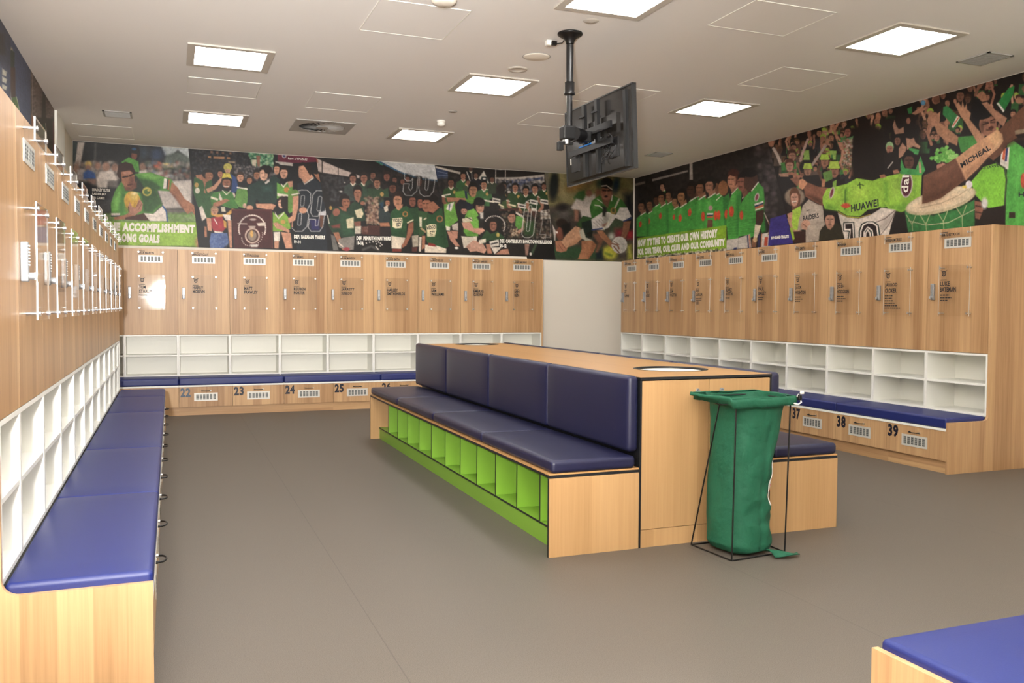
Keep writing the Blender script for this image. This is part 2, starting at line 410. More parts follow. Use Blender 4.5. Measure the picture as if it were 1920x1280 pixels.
def name_lettering(parent, body):
    m = MB(); y = YP-0.0006; L = min(0.26, 0.0155*len(body)+0.012)
    m.box(0.182, 0.182+0.075, y, y+0.0003, 2.094, 2.100, 'ink')
    put_text(m, body, (0.182, y, 2.054), (0.182+L, y, 2.054), (0.182, y, 2.086), 'ink', 0.03)
    m.build('lettering', parent)
def player_lettering(parent, a, b, bars=0):
    m = MB(); y = YP-0.0006
    crest_geo(m, 0.222, 1.725, 0.030, y)
    m.box(0.184, 0.184+0.07, y, y+0.0003, 1.664, 1.670, 'ink')
    put_text(m, a, (0.184, y, 1.612), (0.184+0.026*len(a), y, 1.612), (0.184, y, 1.655), 'ink', 0.035)
    put_text(m, b, (0.184, y, 1.560), (0.184+min(0.26, 0.0245*len(b)), y, 1.560), (0.184, y, 1.603), 'ink', 0.035)
    rnd = random.Random(len(a)*7+len(b))
    z = 1.525
    for i in range(bars):
        x = 0.184; end = 0.184+rnd.uniform(0.06, 0.13)+0.02*i*(bars > 5)
        while x < end:
            wd = rnd.uniform(0.012, 0.03); m.box(x, min(x+wd, end), y, y+0.0003, z, z+0.010, 'ink'); x += wd+0.005
        z -= 0.024
    m.build('lettering', parent)
def make_locker(label, loc, rz, group, W=0.65, number=None, nm=None, pl=None, bars=0, grey=False, P=None):
    P = P or P65
    t = thing('locker', label, 'locker', loc, rz, group)
    link('cabinet_body', P['cabinet_body'], t); link('kickboard', P['kickboard'], t)
    d = link('door', P['door'], t)
    link('vent_grille', P['vent_high'], d); link('lock', P['lock'], d)
    link('shoe_shelf', P['shoe_shelf'], t); link('seat_board', P['seat_board'], t)
    dr = link('drawer', P['drawer'], t)
    link('vent_grille', P['vent_low'], dr); link('handle', P['handle'], dr)
    if number:
        m = MB(); put_text(m, str(number), (0.016, 0.0032, 0.237), (0.138, 0.0032, 0.237), (0.016, 0.0032, 0.352), 'grey_number' if grey else 'number_ink', 0.045)
        m.build('number', dr)
    a = link('name_plate', P['name_plate'], t); b = link('player_plate', P['player_plate'], t)
    for k in ('so_a', 'so_b'): link('standoff', P[k], a)
    for k in ('so_c', 'so_d', 'so_e', 'so_f'): link('standoff', P[k], b)
    if nm: name_lettering(a, nm)
    if pl: player_lettering(b, pl[0], pl[1], bars)
    return t
ORD = ['first', 'second', 'third', 'fourth', 'fifth', 'sixth', 'seventh', 'eighth', 'ninth', 'tenth', 'eleventh']
XB0, WB = -0.561, 0.6482
back_names = ['JACK MARTIN', 'BRADLEY CLAY', 'MATT PROUDMA', 'PETERMAL', 'ALAN McINDOE', 'CRAIG SMITH', 'DAVID ELLIS', 'ASHLEY BARNES', 'JAMES MORRIS']
back_players = [('TOM', 'STARLING'), ('HARRY', 'MCBEVN'), ('MATT', 'FRAWLEY'), ('REUBEN', 'PORTER'), ('JARRETT', 'SUBLOO'), ('HARLEY', 'SMITHSHIELDS'), ('SAM', 'WILLIAMS'), ('EMERRE', 'GUBONA'), ('IAN', 'REN')]
PB = locker_protos(WB)
for k in range(9):
    if k == 0: lab = 'oak locker on the back wall, tall door furthest left, beside the left row of lockers'
    elif k <= 5: lab = 'oak locker on the back wall above the bench drawer numbered %d' % (21+k)
    elif k == 8: lab = 'oak locker at the right end of the back wall, beside the blank cream wall'
    else: lab = 'oak locker on the back wall behind the central bench, %s from the cream wall' % ('third' if k == 6 else 'second')
    make_locker(lab, (XB0+k*WB, YB-D, 0), 0, 'oak lockers along the back wall', number=21+k, nm=back_names[k], pl=back_players[k], grey=(k == 1), P=PB, bars=1 if k == 0 else 0)
WR = 0.6608; YRF = 5.517+10*WR
PR = locker_protos(WR)
right_names = ['DAVID FURNER', 'TERRY LAMB', 'BKEN NAGAS', 'GARY COYNE', 'SIMON WOOL', 'LAURIE', 'KEN SMITH', 'MENINGA', 'RUBEN MORRIS', 'JIM DIETRICH']
right_players = [('JO', 'TAPINE'), ('ELI', 'AIDE'), ('SAM', 'WIGHTON'), ('BJ', 'LEILUA'), ('BLAKE', 'AUSTIN'), ('PAUL', 'BAILEY'), ('JACK', 'WIGHTON'), ('JOSH', 'HODGSON'), ('JARROD', 'CROKER'), ('LUKE', 'BATEMAN')]
for k in range(10):
    n = 30+k
    if n >= 37: lab = 'oak locker on the right wall above the bench drawer numbered %d' % n
    elif k == 0: lab = 'oak locker at the far end of the right wall, beside the blank cream wall'
    else: lab = 'oak locker on the right wall, %s from the far corner' % ORD[k]
    make_locker(lab, (XR-D, YRF-k*WR, 0), R(-90), 'oak lockers along the right wall', number=n, nm=right_names[k], pl=right_players[k], bars=[0, 0, 0, 4, 1, 2, 3, 3, 6, 3][k], P=PR)
WL = 0.6485; YL0 = 3.678
PL = locker_protos(WL)
for k in range(-1, 10):
    if k == -1:
        P = locker_protos(YL0-3.262); y = 3.262
        t = thing('locker', 'narrow oak locker of the left row nearest the viewer, cut by the picture edge', 'locker', (XL+D, y, 0), R(90), 'oak lockers along the left wall')
        for q in ('cabinet_body', 'kickboard', 'door', 'shoe_shelf', 'seat_board', 'drawer'): link(q, P[q], t)
        continue
    make_locker('oak locker in the left row, %s from the near end, seen edge-on' % ORD[k+1] if k < 9 else 'oak locker at the far end of the left row, seen edge-on', (XL+D, YL0+k*WL, 0), R(90), 'oak lockers along the left wall', number=11+k, P=PL)
# fillers and end panels
def filler(label, loc, x0, x1, rz=0):
    t = thing('filler_cabinet', label, 'cabinet', loc, rz)
    W = x1-x0; Q = locker_protos(W)
    for q in ('cabinet_body', 'kickboard', 'door', 'shoe_shelf', 'seat_board', 'drawer'): link(q, Q[q], t)
filler('narrow oak corner cabinet with no lock at the far left of the back wall', (XWL+0.02, YB-D, 0), XWL+0.02, XB0)
YLE = 10.42
filler('narrow blank oak cabinet at the far end of the left row', (XL+D, YL0+10*WL, 0), YL0+10*WL, YLE, R(90))
def end_panel(label, loc, rz, flip=1, t=0.022, mt='oak'):
    """L-shaped panel closing a bank: local y = depth from bench front, x = thickness"""
    r = 0.05; zs = 0.44; pts = [(0.0, 0), (D+0.655, 0), (D+0.655, ZT), (D, ZT), (D, zs+r)]
    for i in range(1, 8):
        a = math.pi/2*i/8; pts.append((D-r+r*math.cos(a), zs+r-r*math.sin(a)))
    pts += [(D-r, zs), (0.0, zs)]
    m = MB().prism(pts, 'x', 0, t*flip, mt)
    o = m.build('end_panel', None, loc, (0, 0, rz)); return tag(o, label, 'panel')
end_panel('large L-shaped oak end panel closing the near end of the right lockers', (XR-D, 5.517-0.001, 0), R(-90))
end_panel('pale oak end panel with blue cushion above, bottom left of the room', (XL+D, 3.26, 0), R(90), -1, 0.022)
end_panel('oak end panel closing the far end of the left lockers', (XL+D, YLE+0.001, 0), R(90), 1)
tag(MB().box(XB0+9*WB+0.001, XB0+9*WB+0.022, YB+0.0, YW-0.002, 0, ZT, 'oak').build('end_panel'), 'oak side panel at the right end of the back lockers, by the cream wall', 'panel')

# cushions on the wall benches
def cushion(label, loc, L, rz, group, mt='blue_vinyl'):
    m = MB().rbox((L/2, (D-0.004)/2, 0.045), (L/2-0.0015, (D-0.004)/2, 0.045), 0.018, mt, (0, 0, 0, 0.006))
    o = m.build('seat_cushion', None, loc, (0, 0, rz)); return tag(o, label, 'cushion', group)
xs = [XWL+0.03, XB0+WB, XB0+3*WB, XB0+5*WB, XB0+7*WB, XB0+9*WB]
bl = ['blue vinyl bench cushion in the far left corner of the back wall', 'blue vinyl bench cushion above drawers 22 and 23', 'blue vinyl bench cushion above drawers 24 and 25', 'blue vinyl bench cushion above drawer 26, running behind the central bench', 'blue vinyl bench cushion on the back wall hidden behind the backrest', 'blue vinyl bench cushion at the right end of the back wall']
for i in range(5):
    cushion(bl[i] if i < 4 else bl[5], (xs[i], YB-D, ZB), xs[i+1]-xs[i], 0, 'blue bench cushions along the back wall')
for i in range(5):
    y1 = 5.517+(2*(i+1))*WR
    cushion(['blue vinyl bench cushion above drawers 38 and 39', 'blue vinyl bench cushion above drawer 37 on the right wall', 'blue vinyl bench cushion in the middle of the right wall row', 'blue vinyl bench cushion, second from the far corner on the right wall', 'blue vinyl bench cushion in the far corner of the right wall'][i],
            (XR-D, y1, ZB), 2*WR, R(-90), 'blue bench cushions along the right wall')
ys = [3.262, 4.66, 6.15, 8.19, 9.56, YLE]
for i in range(5):
    cushion('large blue vinyl bench cushion in the left row, %s' % ['nearest the viewer', 'second from the viewer', 'third from the viewer', 'fourth from the viewer', 'at the far end'][i],
            (XL+D, ys[i], ZB), ys[i+1]-ys[i], R(90), 'blue bench cushions along the left wall')

# ------------------------------------------------------------------ central bench block
Y0, Y1, XI0, XI1, ZI = 4.415, 9.13, 2.526, 3.45, 0.998
isl = thing('storage_island', 'oak storage cabinet in the middle of the room with two round holes in its top', 'cabinet', (0, 0, 0))
HOLES = [(3.075, 4.98, 0.232), (3.075, 8.90, 0.225)]
def slab_with_holes(x0, x1, y0, y1, z0, z1, holes, mtop, medge, n=48):
    bm = bmesh.new(); loops = []
    def ring(pts, z): return [bm.verts.new((p[0], p[1], z)) for p in pts]
    outs = [[(x0, y0), (x1, y0), (x1, y1), (x0, y1)]]+[[(cx+r*math.cos(2*math.pi*i/n), cy+r*math.sin(2*math.pi*i/n)) for i in range(n)] for cx, cy, r in holes]
    for z in (z0, z1):
        es = []
        rs = []
        for o in outs:
            vv = ring(o, z); rs.append(vv)
            es += [bm.edges.new((vv[i], vv[(i+1) % len(vv)])) for i in range(len(vv))]
        bmesh.ops.triangle_fill(bm, use_beauty=True, edges=es); loops.append(rs)
    for a, b in zip(*loops):
        for i in range(len(a)):
            f = bm.faces.new((a[i], a[(i+1) % len(a)], b[(i+1) % len(a)], b[i])); f.material_index = 1
    bmesh.ops.recalc_face_normals(bm, faces=bm.faces)
    me = bpy.data.meshes.new('slab'); bm.to_mesh(me); bm.free(); me.materials.append(MATS[mtop]); me.materials.append(MATS[medge]); return me
link('worktop', slab_with_holes(XI0, XI1, Y0-0.004, Y1, ZI-0.016, ZI, HOLES, 'oak_fine_y', 'black_edge'), isl)
m = MB()
for x in (XI0+0.001, XI1-0.013): m.box(x, x+0.012, Y0+0.0, Y1-0.002, 0, ZI-0.017, 'black_edge')
m.box(XI0+0.013, XI1-0.013, Y1-0.02, Y1-0.002, 0, ZI-0.017, 'oak_fine'); m.box(XI0+0.013, XI1-0.013, Y0+0.018, Y1-0.02, 0.10, 0.118, 'white_lam')
m.build('cabinet_body', isl)
MB().box(XI0+0.013, XI1-0.013, Y0+0.002, Y0+0.018, 0.0, 0.103, 'oak_fine').build('plinth', isl)
for a, b, hx in ((XI0+0.014, 2.994, 2.916), (2.998, XI1-0.014, 3.085)):
    d = MB().box(a, b, Y0+0.0, Y0+0.018, 0.107, ZI-0.022, 'oak_fine').build('door', isl)
    kb = MB(); kb.lathe((0, 0, 0), [(0.0, 0.004), (0.010, 0.004), (0.0135, 0.007), (0.0165, 0.004), (0.0165, 0.0), (0.0, 0.0)], 'grey_silver', 24)
    kb.build('knob', d, (hx, Y0, 0.907), (R(90), 0, 0))
    for zz in (0.30, 0.80):
        pass
for (cx, cy, r), zz in zip(HOLES, (0, 0)):
    mb = MB(); mb.lathe((cx, cy, ZI), [(r+0.012, 0.0005), (r+0.012, 0.0025), (r-0.004, 0.0025), (r-0.006, -0.016), (r-0.001, -0.016), (r-0.001, 0.0005)], 'steel_blue_ring', 64); mb.build('hole_ring', isl)
    mb = MB(); mb.lathe((cx, cy, ZI), [(r-0.007, -0.012), (r-0.014, -0.09), (r-0.03, -0.84), (0.001, -0.845)], 'white_lam', 48); mb.build('bin_liner', isl)
tag(isl.children[0], None)

def island_bench(side, label):
    """side -1: bench facing the left lockers, +1: facing the right lockers"""
    xc = (XI0 if side < 0 else XI1); xo = 1.954 if side < 0 else 3.976
    X = lambda a: xc+side*a                       # distance from the cabinet face
    Wd = abs(xo-xc)
    t = thing('bench', label, 'bench', (0, 0, 0), 0, 'benches either side of the central cabinet')
    for ya, yb in ((Y0, Y0+0.02), (Y1-0.02-0.02, Y1-0.02)):
        e = MB(); e.box(X(0.001), X(Wd-0.001), ya, yb, 0, 0.445, 'oak_fine'); e.box(X(Wd-0.001), X(Wd), ya, yb, 0, 0.445, 'black_edge'); e.build('end_panel', t)
    m = MB(); m.box(X(0.001), X(Wd-0.004), Y0+0.001, Y1-0.021, 0.447, 0.462, 'black_edge').box(X(0.001), X(Wd-0.002), Y0+0.003, Y1-0.023, 0.4625, 0.472, 'oak_fine_y')
    m.build('seat_board', t)
    # green pigeonholes
    f = Wd-0.096
    g = MB(); g.box(X(0.16), X(f), Y0+0.021, Y1-0.041, 0.106, 0.120, 'green_lam'); g.box(X(f), X(f+0.002), Y0+0.021, Y1-0.041, 0.108, 0.1195, 'black_edge')
    g.box(X(0.15), X(0.162), Y0+0.021, Y1-0.041, 0.0, 0.446, 'green_lam'); g.box(X(f-0.018), X(f-0.002), Y0+0.021, Y1-0.041, 0.0, 0.106, 'green_lam')
    g.build('shoe_rack', t)
    for y in (8.663, 8.277, 7.895, 7.494, 7.101, 6.702, 6.31, 5.92, 5.532, 5.138, 4.764):
        q = MB(); q.box(X(0.163), X(f), y-0.006, y+0.006, 0.121, 0.446, 'green_lam'); q.box(X(f), X(f+0.002), y-0.006, y+0.006, 0.121, 0.446, 'black_edge'); q.build('divider', t)
    sy = [4.405, 5.59, 6.775, 7.97, 9.12]; by = [4.42, 5.595, 6.80, 8.0, 9.13]
    for i in range(4):
        h = (sy[i+1]-sy[i])/2
        m = MB().rbox((X(Wd/2-0.01+0.018), sy[i]+h, 0.4725+0.036), (Wd/2-0.02, h-0.001, 0.036), 0.024, 'navy_vinyl', (0, 0, 0, 0.008)); m.build('seat_cushion', t)
        h = (by[i+1]-by[i])/2
        m = MB().rbox((X(0.038), by[i]+h, 0.785), (0.036, h-0.0015, 0.222), 0.028, 'navy_vinyl', (0, 0, 0, 0), 0.008); m.build('back_cushion', t)
    return t
island_bench(-1, 'long navy padded bench with green pigeonholes facing the left lockers')
island_bench(1, 'long navy padded bench facing the right lockers, behind the laundry bag')

# ------------------------------------------------------------------ laundry bag on its wire stand
st = thing('laundry_stand', 'thin black wire stand holding the green laundry bag', 'stand', (0, 0, 0))
A, B_, C_, D_ = Vector((2.850, 4.360, 0.006)), Vector((2.878, 4.000, 0.006)), Vector((3.268, 4.040, 0.006)), Vector((3.268, 4.372, 0.006))
TA, TB, TC, TD = Vector((2.852, 4.100, 0.862)), Vector((2.892, 4.000, 0.872)), Vector((3.288, 4.036, 0.884)), Vector((3.288, 4.350, 0.886))
TL_ = Vector((2.86, 4.34, 0.886))
m = MB().tube([A, B_], 0.0045, 'black_metal').tube([B_, C_], 0.0045, 'black_metal').tube([C_, D_], 0.0045, 'black_metal').tube([D_, A], 0.0045, 'black_metal')
m.build('base_frame', st)
MB().tube([TL_, TA, TB, TC, TD], 0.004, 'black_metal', closed=True).build('top_frame', st)
for a, b in ((A, TA), (B_, TB), (C_, TC), (D_, TD)): MB().tube([a, b], 0.0045, 'black_metal').build('leg', st)
bag = thing('laundry_bag', 'tall green cloth laundry bag hanging in a black wire stand', 'bag', (0, 0, 0))
def lerp(a, b, t): return a+(b-a)*t
def bag_mesh():
    # rounded-rectangle rings from the hem down to the slumped foot: (z, x0, x1, y0, y1, corner)
    S = [(0.905, 2.880, 3.292, 3.990, 4.365, .03), (0.868, 2.882, 3.290, 3.992, 4.352, .035), (0.855, 2.893, 3.280, 4.006, 4.340, .05), (0.80, 2.885, 3.268, 4.008, 4.330, .06),
         (0.70, 2.880, 3.256, 4.012, 4.325, .08), (0.60, 2.876, 3.238, 4.015, 4.322, .09), (0.50, 2.872, 3.222, 4.018, 4.325, .10), (0.40, 2.868, 3.208, 4.020, 4.330, .10),
         (0.30, 2.866, 3.205, 4.022, 4.335, .10), (0.20, 2.864, 3.212, 4.020, 4.335, .11), (0.12, 2.866, 3.220, 4.016, 4.330, .12), (0.06, 2.862, 3.225, 4.014, 4.322, .13), (0.025, 2.885, 3.215, 4.025, 4.305, .13), (0.010, 2.92, 3.18, 4.07, 4.26, .10)]
    NR, NA = 110, 128
    zs = [s[0] for s in S]; rnd = random.Random(4)
    W = [(rnd.uniform(2, 7), rnd.uniform(-9, 9), rnd.uniform(0, 6.28), rnd.uniform(0.3, 1)) for _ in range(9)]
    vs = []
    for i in range(NR):
        z = zs[0]+(zs[-1]-zs[0])*(i/(NR-1))**1.0
        k = 0
        while k < len(S)-2 and z < S[k+1][0]: k += 1
        t = (S[k][0]-z)/(S[k][0]-S[k+1][0]); t = min(max(t, 0), 1)
        x0, x1, y0, y1, c = [lerp(S[k][q], S[k+1][q], t) for q in range(1, 6)]
        cx, cy, hx, hy = (x0+x1)/2, (y0+y1)/2, (x1-x0)/2, (y1-y0)/2
        for j in range(NA):
            a = 2*math.pi*j/NA; ca, sa = math.cos(a), math.sin(a)
            p = 2.0/(3.6-8*c)  # squarer towards the hem
            ux = math.copysign(abs(ca)**p, ca); uy = math.copysign(abs(sa)**p, sa)
            x, y = cx+hx*ux, cy+hy*uy
            sk = max(0, min(1, (0.88-z)/0.12)); x += sk*max(0, -ux)*0.055*(4.34-y)/0.32
            low = max(0, min(1, (0.86-z)/0.25))
            wr = sum(q[3]*math.sin(q[0]*a+q[1]*z*2.2+q[2]) for q in W)*0.0016*low
            # diagonal drag folds in the lower half, towards the right-hand side
            f = max(0, 1-abs(z-0.30)/0.30)*max(0, math.cos(a+0.55))
            wr += 0.009*f*math.sin(34*z+3.2*a)+0.004*f*math.sin(61*z-5*a)
            wr -= 0.012*math.exp(-((a-4.95)/0.10)**2)*max(0, min(1, (0.85-z)/0.2))*0.6
            wr += 0.005*low*math.sin(2.6*a+7*z+1.2*math.sin(9*z))*math.sin(5*z+a)
            vs.append((x+ux*wr, y+uy*wr, z+0.006*math.sin(3*a+1)*(1 if i < 8 else 0)))
    fs = [(i*NA+j, i*NA+(j+1) % NA, (i+1)*NA+(j+1) % NA, (i+1)*NA+j) for i in range(NR-1) for j in range(NA)]
    fs.append(tuple((NR-1)*NA+j for j in range(NA)))
    return vs, fs
v_, f_ = bag_mesh()
m = MB(); m.add(v_, f_, 'bag_cloth', True); body = m.build('bag_body', bag)
so = body.modifiers.new('cloth', 'SOLIDIFY'); so.thickness = 0.003; so.offset = -1
# hem cuff folded over the wire, with the corner pulled out to the left
def cuff():
    P0 = [Vector((2.885, 3.986, 0.0)), Vector((3.296, 3.988, 0.0)), Vector((3.298, 4.368, 0.0)), Vector((2.83, 4.352, 0.0)), Vector((2.785, 4.272, 0.0))]
    n = 28; ring = []
    for i in range(5):
        a, b = P0[i], P0[(i+1) % 5]
        for k in range(n): ring.append(lerp(a, b, k/n))
    # soften corners
    for _ in range(3): ring = [(ring[i-1]+ring[i]*2+ring[(i+1) % len(ring)])/4 for i in range(len(ring))]
    N = len(ring); vs = []
    for lv, (dz, off) in enumerate(((0.905, -0.006), (0.908, 0.002), (0.895, 0.006), (0.878, 0.005), (0.858, 0.003))):
        for i, p in enumerate(ring):
            left = max(0, min(1, (2.90-p.x)/0.13))
            c = Vector((3.08, 4.18, 0)); d = (p-c).normalized()
            q = p+d*(off+0.003*math.sin(i*0.9+lv)+0.0)
            zz = dz+0.002*math.sin(i*0.35)+0.006*left+(0.014*left*(lv > 2))-0.012*(1 if False else 0)
            if p.y < 4.02: zz -= 0.016*(1-abs((p.x-3.09)/0.22))*0.6+0.012*max(0, (3.0-p.x)/0.12)
            vs.append((q.x+(c.x-q.x)*0.16*left*(lv > 2), q.y, zz))
    fs = [(l_*N+i, l_*N+(i+1) % N, (l_+1)*N+(i+1) % N, (l_+1)*N+i) for l_ in range(4) for i in range(N)]
    mb = MB(); mb.add(vs, fs, 'bag_cloth', True); return mb
c = cuff().build('hem', bag); so = c.modifiers.new('cloth', 'SOLIDIFY'); so.thickness = 0.004; so.offset = 0
# tail of cloth trailing on the floor
m = MB(); tl = []
for i in range(9):
    t = i/8
    for j in range(5):
        s = j/4-0.5
        tl.append((3.13+0.165*t, 4.00-0.055*math.sin(t*2.2)+s*0.10*(1-0.75*t), 0.012+0.020*(1-t)*(1-4*s*s)+0.006*math.sin(5*t+3*s)+0.004))
m.add(tl, [(i*5+j, i*5+j+1, (i+1)*5+j+1, (i+1)*5+j) for i in range(8) for j in range(4)], 'bag_cloth', True)
o = m.build('bag_tail', bag); so = o.modifiers.new('cloth', 'SOLIDIFY'); so.thickness = 0.006
# printed strip sewn into the side seam
def on_bag(z, a):
    i = min(range(110), key=lambda q: abs(v_[q*128][2]-z)); j = int(round(a/(2*math.pi)*128)) % 128
    p = Vector(v_[i*128+j]); return p+(Vector((p.x-3.05, p.y-4.17, 0))).normalized()*0.004
m = MB(); q = []
for i in range(16):
    z = 0.535-0.25*i/15
    q += [tuple(on_bag(z, R(-50))), tuple(on_bag(z, R(-41)))]
m.add(q, [(2*i, 2*i+1, 2*i+3, 2*i+2) for i in range(15)], 'white_cord', True)
lab_ = m.build('care_label', bag); so = lab_.modifiers.new('t', 'SOLIDIFY'); so.thickness = 0.002; so.offset = 1
m = MB()
for i in range(7):
    p = on_bag(0.50-0.033*i, R(-47)); p2 = on_bag(0.50-0.033*i, R(-44)); d = Vector((p.x-3.05, p.y-4.17, 0)).normalized()*0.004
    m.add([tuple(p+d), tuple(p2+d), tuple(p2+d+Vector((0, 0, -.012))), tuple(p+d+Vector((0, 0, -.012)))], [(0, 1, 2, 3)], 'red_print')
m.build('print', lab_)
# drawstring with its black toggle on the hem corner
m = MB().tube([(3.262, 3.975, 0.868), (3.285, 3.968, 0.862), (3.31, 3.972, 0.872), (3.315, 3.99, 0.895), (3.30, 3.985, 0.915), (3.285, 3.978, 0.905)], 0.0045, 'white_cord')
m.rbox((3.325, 3.985, 0.925), (0.010, 0.010, 0.008), 0.005, 'white_cord').build('drawstring', bag)
MB().rbox((3.300, 3.974, 0.900), (0.012, 0.010, 0.017), 0.008, 'black_metal').build('toggle', bag)

# ------------------------------------------------------------------ television on its ceiling pole
tvp = thing('television_mount', 'black ceiling pole and bracket carrying the television', 'mount', (2.955, 6.33, 0))
m = MB().lathe((0, 0, 0), [(0.0, ZC-0.001), (0.098, ZC-0.001), (0.10, ZC-0.012), (0.085, ZC-0.022), (0.055, ZC-0.038), (0.036, ZC-0.062), (0.030, ZC-0.085)], 'black_metal', 40); m.build('ceiling_cup', tvp)
MB().cyl((0, 0, ZC-0.09), (0, 0, 3.14), 0.029, 'dark_plastic', 28).build('upper_pole', tvp)
MB().lathe((0, 0, 0), [(0.030, 3.18), (0.039, 3.178), (0.039, 3.105), (0.043, 3.10), (0.043, 3.08), (0.024, 3.075)], 'dark_plastic', 28).build('collar', tvp)
MB().cyl((0, 0, 3.09), (0, 0, 2.78), 0.0235, 'dark_plastic', 28).build('lower_pole', tvp)
TV_C = Vector((3.213, 6.35, 2.76)); axis = Vector((3.194-3.217, 6.915-5.784, 0)).normalized()
ang = math.atan2(axis.y, axis.x)
m = MB().rbox((-0.02, -0.01, 2.775), (0.052, 0.05, 0.052), 0.010, 'black_metal').cyl((0.02, -0.06, 2.765), (0.11, -0.01, 2.765), 0.052, 'dark_plastic', 28).box(-0.10, 0.02, -0.035, 0.0, 2.685, 2.705, 'black_metal').rbox((-0.088, -0.02, 2.668), (0.022, 0.022, 0.034), 0.004, 'black_metal')
m.cyl((-0.03, -0.01, 2.73), (-0.03, -0.01, 2.69), 0.03, 'silver', 16)
m.build('bracket_head', tvp)
m = MB().box(0.08, 0.17, -0.045, 0.045, 2.72, 2.80, 'black_metal'); m.build('arm', tvp)
# TV-local: x along the screen width (far end +), z up, y<0 towards the pole
tv = thing('television', 'large flat television seen from behind, hanging from the black ceiling pole', 'television', tuple(TV_C), 0)
tv.rotation_euler = Matrix.Rotation(ang, 4, 'Z').to_euler()
tilt = Matrix.Rotation(ang, 4, 'Z') @ Matrix.Rotation(R(-2.5), 4, 'X'); tv.rotation_euler = tilt.to_euler()
W2, H2 = 0.565, 0.312
sg = 1
def TVB(name, *boxes, parent=tv):
    mb = MB()
    for b in boxes: mb.box(*b)
    return mb.build(name, parent)
# local +y points away (-x side of the room is the pole side) -> pole side is +y after rotation by ~90 degrees
TVB('rear_shell', (-W2, W2, -0.028, 0.0, -H2, H2, 'tv_back'))
sc_ = TVB('screen', (-W2+0.008, W2-0.008, -0.031, -0.028, -H2+0.008, H2-0.008, 'black_metal'))
TVB('bezel', (-W2-0.004, W2+0.004, -0.033, 0.004, -H2-0.004, -H2+0.006, 'dark_plastic'), (-W2-0.004, W2+0.004, -0.033, 0.004, H2-0.006, H2+0.004, 'dark_plastic'),
    (-W2-0.004, -W2+0.006, -0.033, 0.004, -H2, H2, 'dark_plastic'), (W2-0.006, W2+0.004, -0.033, 0.004, -H2, H2, 'dark_plastic'))
TVB('electronics_box', (-0.47, 0.47, 0.0, 0.032, -0.29, -0.02, 'tv_back'), (-0.35, 0.35, 0.0, 0.018, -0.02, 0.14, 'tv_back'))
TVB('side_rib', (-0.50, -0.46, 0.0, 0.022, -0.29, 0.28, 'dark_plastic'))
for x in (-0.10, 0.12):
    TVB('mounting_rail', (x-0.020, x+0.020, 0.034, 0.062, -0.29, 0.285, 'black_metal'))
TVB('cross_bar', (-0.36, 0.36, 0.062, 0.082, 0.02, 0.075, 'dark_plastic'), (-0.36, 0.36, 0.062, 0.080, -0.10, -0.055, 'dark_plastic'))
for x in (-0.055, 0.165): TVB('tilt_arm', (x-0.10, x, 0.062, 0.078, 0.185, 0.200, 'black_metal'))
TVB('port_panel', (-0.40, -0.20, 0.032, 0.040, -0.20, -0.05, 'dark_plastic')); TVB('port_panel', (0.26, 0.40, 0.032, 0.038, -0.22, -0.08, 'dark_plastic'))
rnd = random.Random(3)
for k in range(5):
    p = Vector((rnd.uniform(-0.38, -0.12), 0.045, -0.05)); pts = []
    for i in range(12): pts.append((p.x+0.05*math.sin(i*0.8+k*1.7), 0.05+0.012*math.sin(i+k), -0.03-0.017*i+0.02*math.sin(i*0.6+k)))
    MB().tube(pts, 0.003, 'dark_plastic' if k % 2 else 'black_metal', 6).build('cable', tv)
for x in (0.33, 0.37, 0.42): TVB('label_sticker', (x-0.008, x+0.008, 0.032, 0.034, -0.16+0.1*(x-.33), -0.10, 'frame_grey'))
m = MB().box(-0.05, 0.16, 0.082, 0.088, -0.055, -0.045, 'blue_tape'); m.build('cable_tie', tv)
# wall plug and lead by the pole
m = thing('ceiling_socket', 'small white ceiling socket with a black plug beside the television pole', 'socket', (2.875, 6.57, ZC))
MB().rbox((0, 0, -0.02), (0.024, 0.024, 0.020), 0.006, 'white_lam').build('socket_box', m)
MB().rbox((0.035, -0.03, -0.026), (0.022, 0.018, 0.016), 0.004, 'black_metal').build('plug', m)
MB().tube([(0.055, -0.045, -0.03), (0.085, -0.08, -0.032), (0.09, -0.10, -0.02), (0.08, -0.13, -0.008), (0.075, -0.16, -0.012)], 0.004, 'black_metal').build('cable', m)

# ------------------------------------------------------------------ ceiling
GX = [0.50, 2.94, 5.48]; GY = [10.75, 8.08, 5.48, 2.80]
cn = ['left', 'middle', 'right']; rn = ['the back wall', 'the second row from the back', 'the third row from the back', 'the row above the viewer', 'the row behind the viewer']
fr = MB()
h = 0.35; b = 0.062
for a in ((-h, h, -h, -h+b), (-h, h, h-b, h), (-h, -h+b, -h+b, h-b), (h-b, h, -h+b, h-b)):
    fr.box(a[0], a[1], a[2], a[3], -0.014, -0.001, 'frame_grey')
frm = fr.mesh('frame'); dfm = MB().box(-h+b, h-b, -h+b, h-b, -0.007, -0.001, 'diffuser').mesh('diffuser')
for j, gy in enumerate(GY):
    for i, gx in enumerate(GX):
        if j == 2 and i == 0: pass
        t = thing('ceiling_light', 'square ceiling light panel, %s column, %s' % (cn[i], ['row nearest the back wall', 'second row from the back wall', 'third row from the back wall', 'row above the viewer', 'row behind the viewer'][j]), 'light', (gx, gy, ZC), 0, 'recessed ceiling light panels')
        link('frame', frm, t); link('diffuser', dfm, t)
